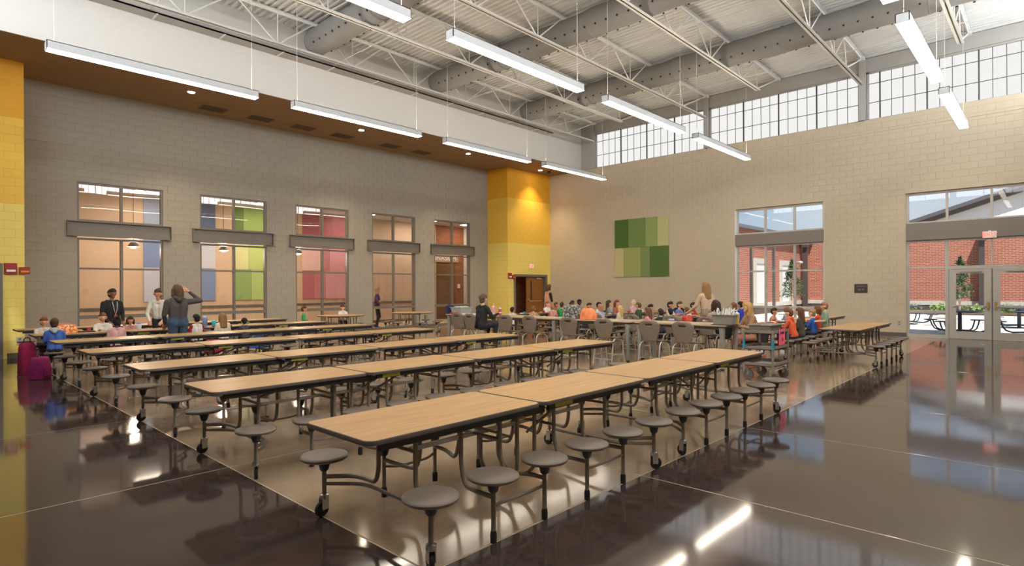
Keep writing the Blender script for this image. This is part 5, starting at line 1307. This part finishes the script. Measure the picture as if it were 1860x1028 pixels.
# adults
A1=body_mesh('adult_body_lowered_hands',0.010,0.35,h=1.60,arms=[((0.02,0.05,-0.26),(0.16,-0.02,-0.44))]*2,build=1.08)
t=person(A1,(xat(203,15.66),15.66,0),DN+0.35,'standing woman in a black sweater with a badge lanyard behind the sixth row','8a5c44','1d1b1d','1e1c20',hair='short',hairc='2a1c18')
MB().tube([(0.105,0.055,1.34),(0.135,0.03,1.16),(0.128,0.0,1.04),(0.135,-0.03,1.16),(0.105,-0.055,1.34)],0.006,5).build('lanyard',mat('lanyard_white','d9d4cf',0.6,var=0.02),t); MB().bx((0.14,0,0.99),(0.008,0.07,0.10)).build('badge',mat('badge_red','c04a44',0.5,var=0.1,scale=40),t)
A2=body_mesh('adult_body_leaning_forward',0.010,0.35,h=1.60,lean=0.22,arms=[((0.08,0.05,-0.26),(0.24,-0.04,-0.44))]*2,look=(1,0))
person(A2,(xat(291,15.55),15.60,0),DN-0.5,'standing woman in a white jacket bending over the sixth row','c98f6c','cfc8ba','2c2e36',hair='bun',hairc='4a3022')
A3=body_mesh('adult_body_hand_to_head',0.010,0.35,h=1.66,build=1.15,arms=[((0.03,0.05,-0.26),(0.14,0.0,-0.46)),((0.02,0.26,0.02),(0.06,0.04,0.22))])
person(A3,(xat(322,13.25),13.22,0),UP+0.1,'standing woman in a dark grey hoodie and jeans touching her head','c98f6c','4a4644','3d5068',hair='bob',hairc='5a4030',hscale=1.08,hood='4a4644')
A4=body_mesh('adult_body_folded_arms',0.010,0.35,h=1.63,build=1.12,arms=[((0.06,0.07,-0.25),(0.26,-0.10,-0.20))]*2,legs=[((0.02,0.0,-0.42),(-0.02,0.01,-0.83)),((0.10,-0.04,-0.40),(-0.10,-0.16,-0.78))])
person(A4,(xat(685,19.95),19.95,0),-0.7,'standing person in a purple polo holding a paper behind the fourth interior window','c98f6c','4a2f5e','26222a',sleeve='short',hair='short',hairc='b08a64')
p_=bpy.data.objects['person'] 
MB().box((-0.004,-0.11,0),(0.004,0.11,0.16)).build('paper_sheet',mat('white_page','dcdcdc',0.8,var=0.02),loc=(xat(693,19.78),19.70,1.17),rz=-0.7,label='white page held by the person in the purple polo',cat='paper')
A5=body_mesh('adult_body_hands_together',0.010,0.35,h=1.70,arms=[((0.04,0.05,-0.26),(0.28,-0.08,-0.26))]*2,look=(1,0),skirt=True)
t=person(A5,(xat(999,13.95),14.05,0),-0.35,'standing woman in a peach apron over black sleeves beside the oak door','d9a684','d39a80','c98a6c',sleeve='short',upper='1c1a1c',hair='bob',hairc='5a3a28')
A6=body_mesh('adult_body_arms_at_sides',0.010,0.35,h=1.69,lean=0.05,build=1.02,arms=[((0.06,0.10,-0.25),(0.26,0.16,-0.40)),((0.02,0.06,-0.26),(0.12,0.02,-0.46))])
person(A6,(xat(1284,6.42),6.42,0),0.75+0.35,'standing woman with long blonde hair in a tan sweater, back to the viewer','e0b08e','c2a488','8f7a68',hair='long',hairc='8f6a42',hscale=1.04)
A7=body_mesh('adult_body_seated_high',0.010,0.35,h=1.66,seat=0.57,lean=0.16,build=1.12,arms=[((0.12,0.06,-0.22),(0.38,0.0,-0.14))]*2,legs=[((0.40,0.06,0.02),(0.34,0.08,-0.42))]*2)
person(A7,(10.26,yat(868,10.2)-0.02,0),-0.12,'seated person with grey-brown hair in a black jacket at the tall tables','d0a084','1f1d20','222226',hair='curly',hairc='5f4c3d',hscale=1.06)
A8=body_mesh('adult_body_seated_low',0.010,0.35,h=1.62,seat=0.44,lean=0.20,build=1.05,arms=[((0.12,0.05,-0.22),(0.36,-0.04,-0.16))]*2,look=(1,0))
person(A8,(12.62,4.72,0),2.35,'seated woman with long blonde hair in a brown sweater beside the cart','e0b08e','9a7358','a06a52',hair='long',hairc='b58d55',hscale=1.08)
person(A8,(13.05,yat(1306,13.05),0),0.9,'seated woman with dark brown hair in a taupe cardigan by the cutlery bin','d9a684','a39482','6a5a50',hair='bob',hairc='3a2620',hscale=1.12)
MB().box((0,0,0),(0.36,0.30,0.30)).build('paper_bag',mat('kraft_paper','a0623f',0.85,var=0.1),loc=(11.2,4.02,0.0),rz=0.2,label='brown paper bag on the floor behind the cart',cat='bag')
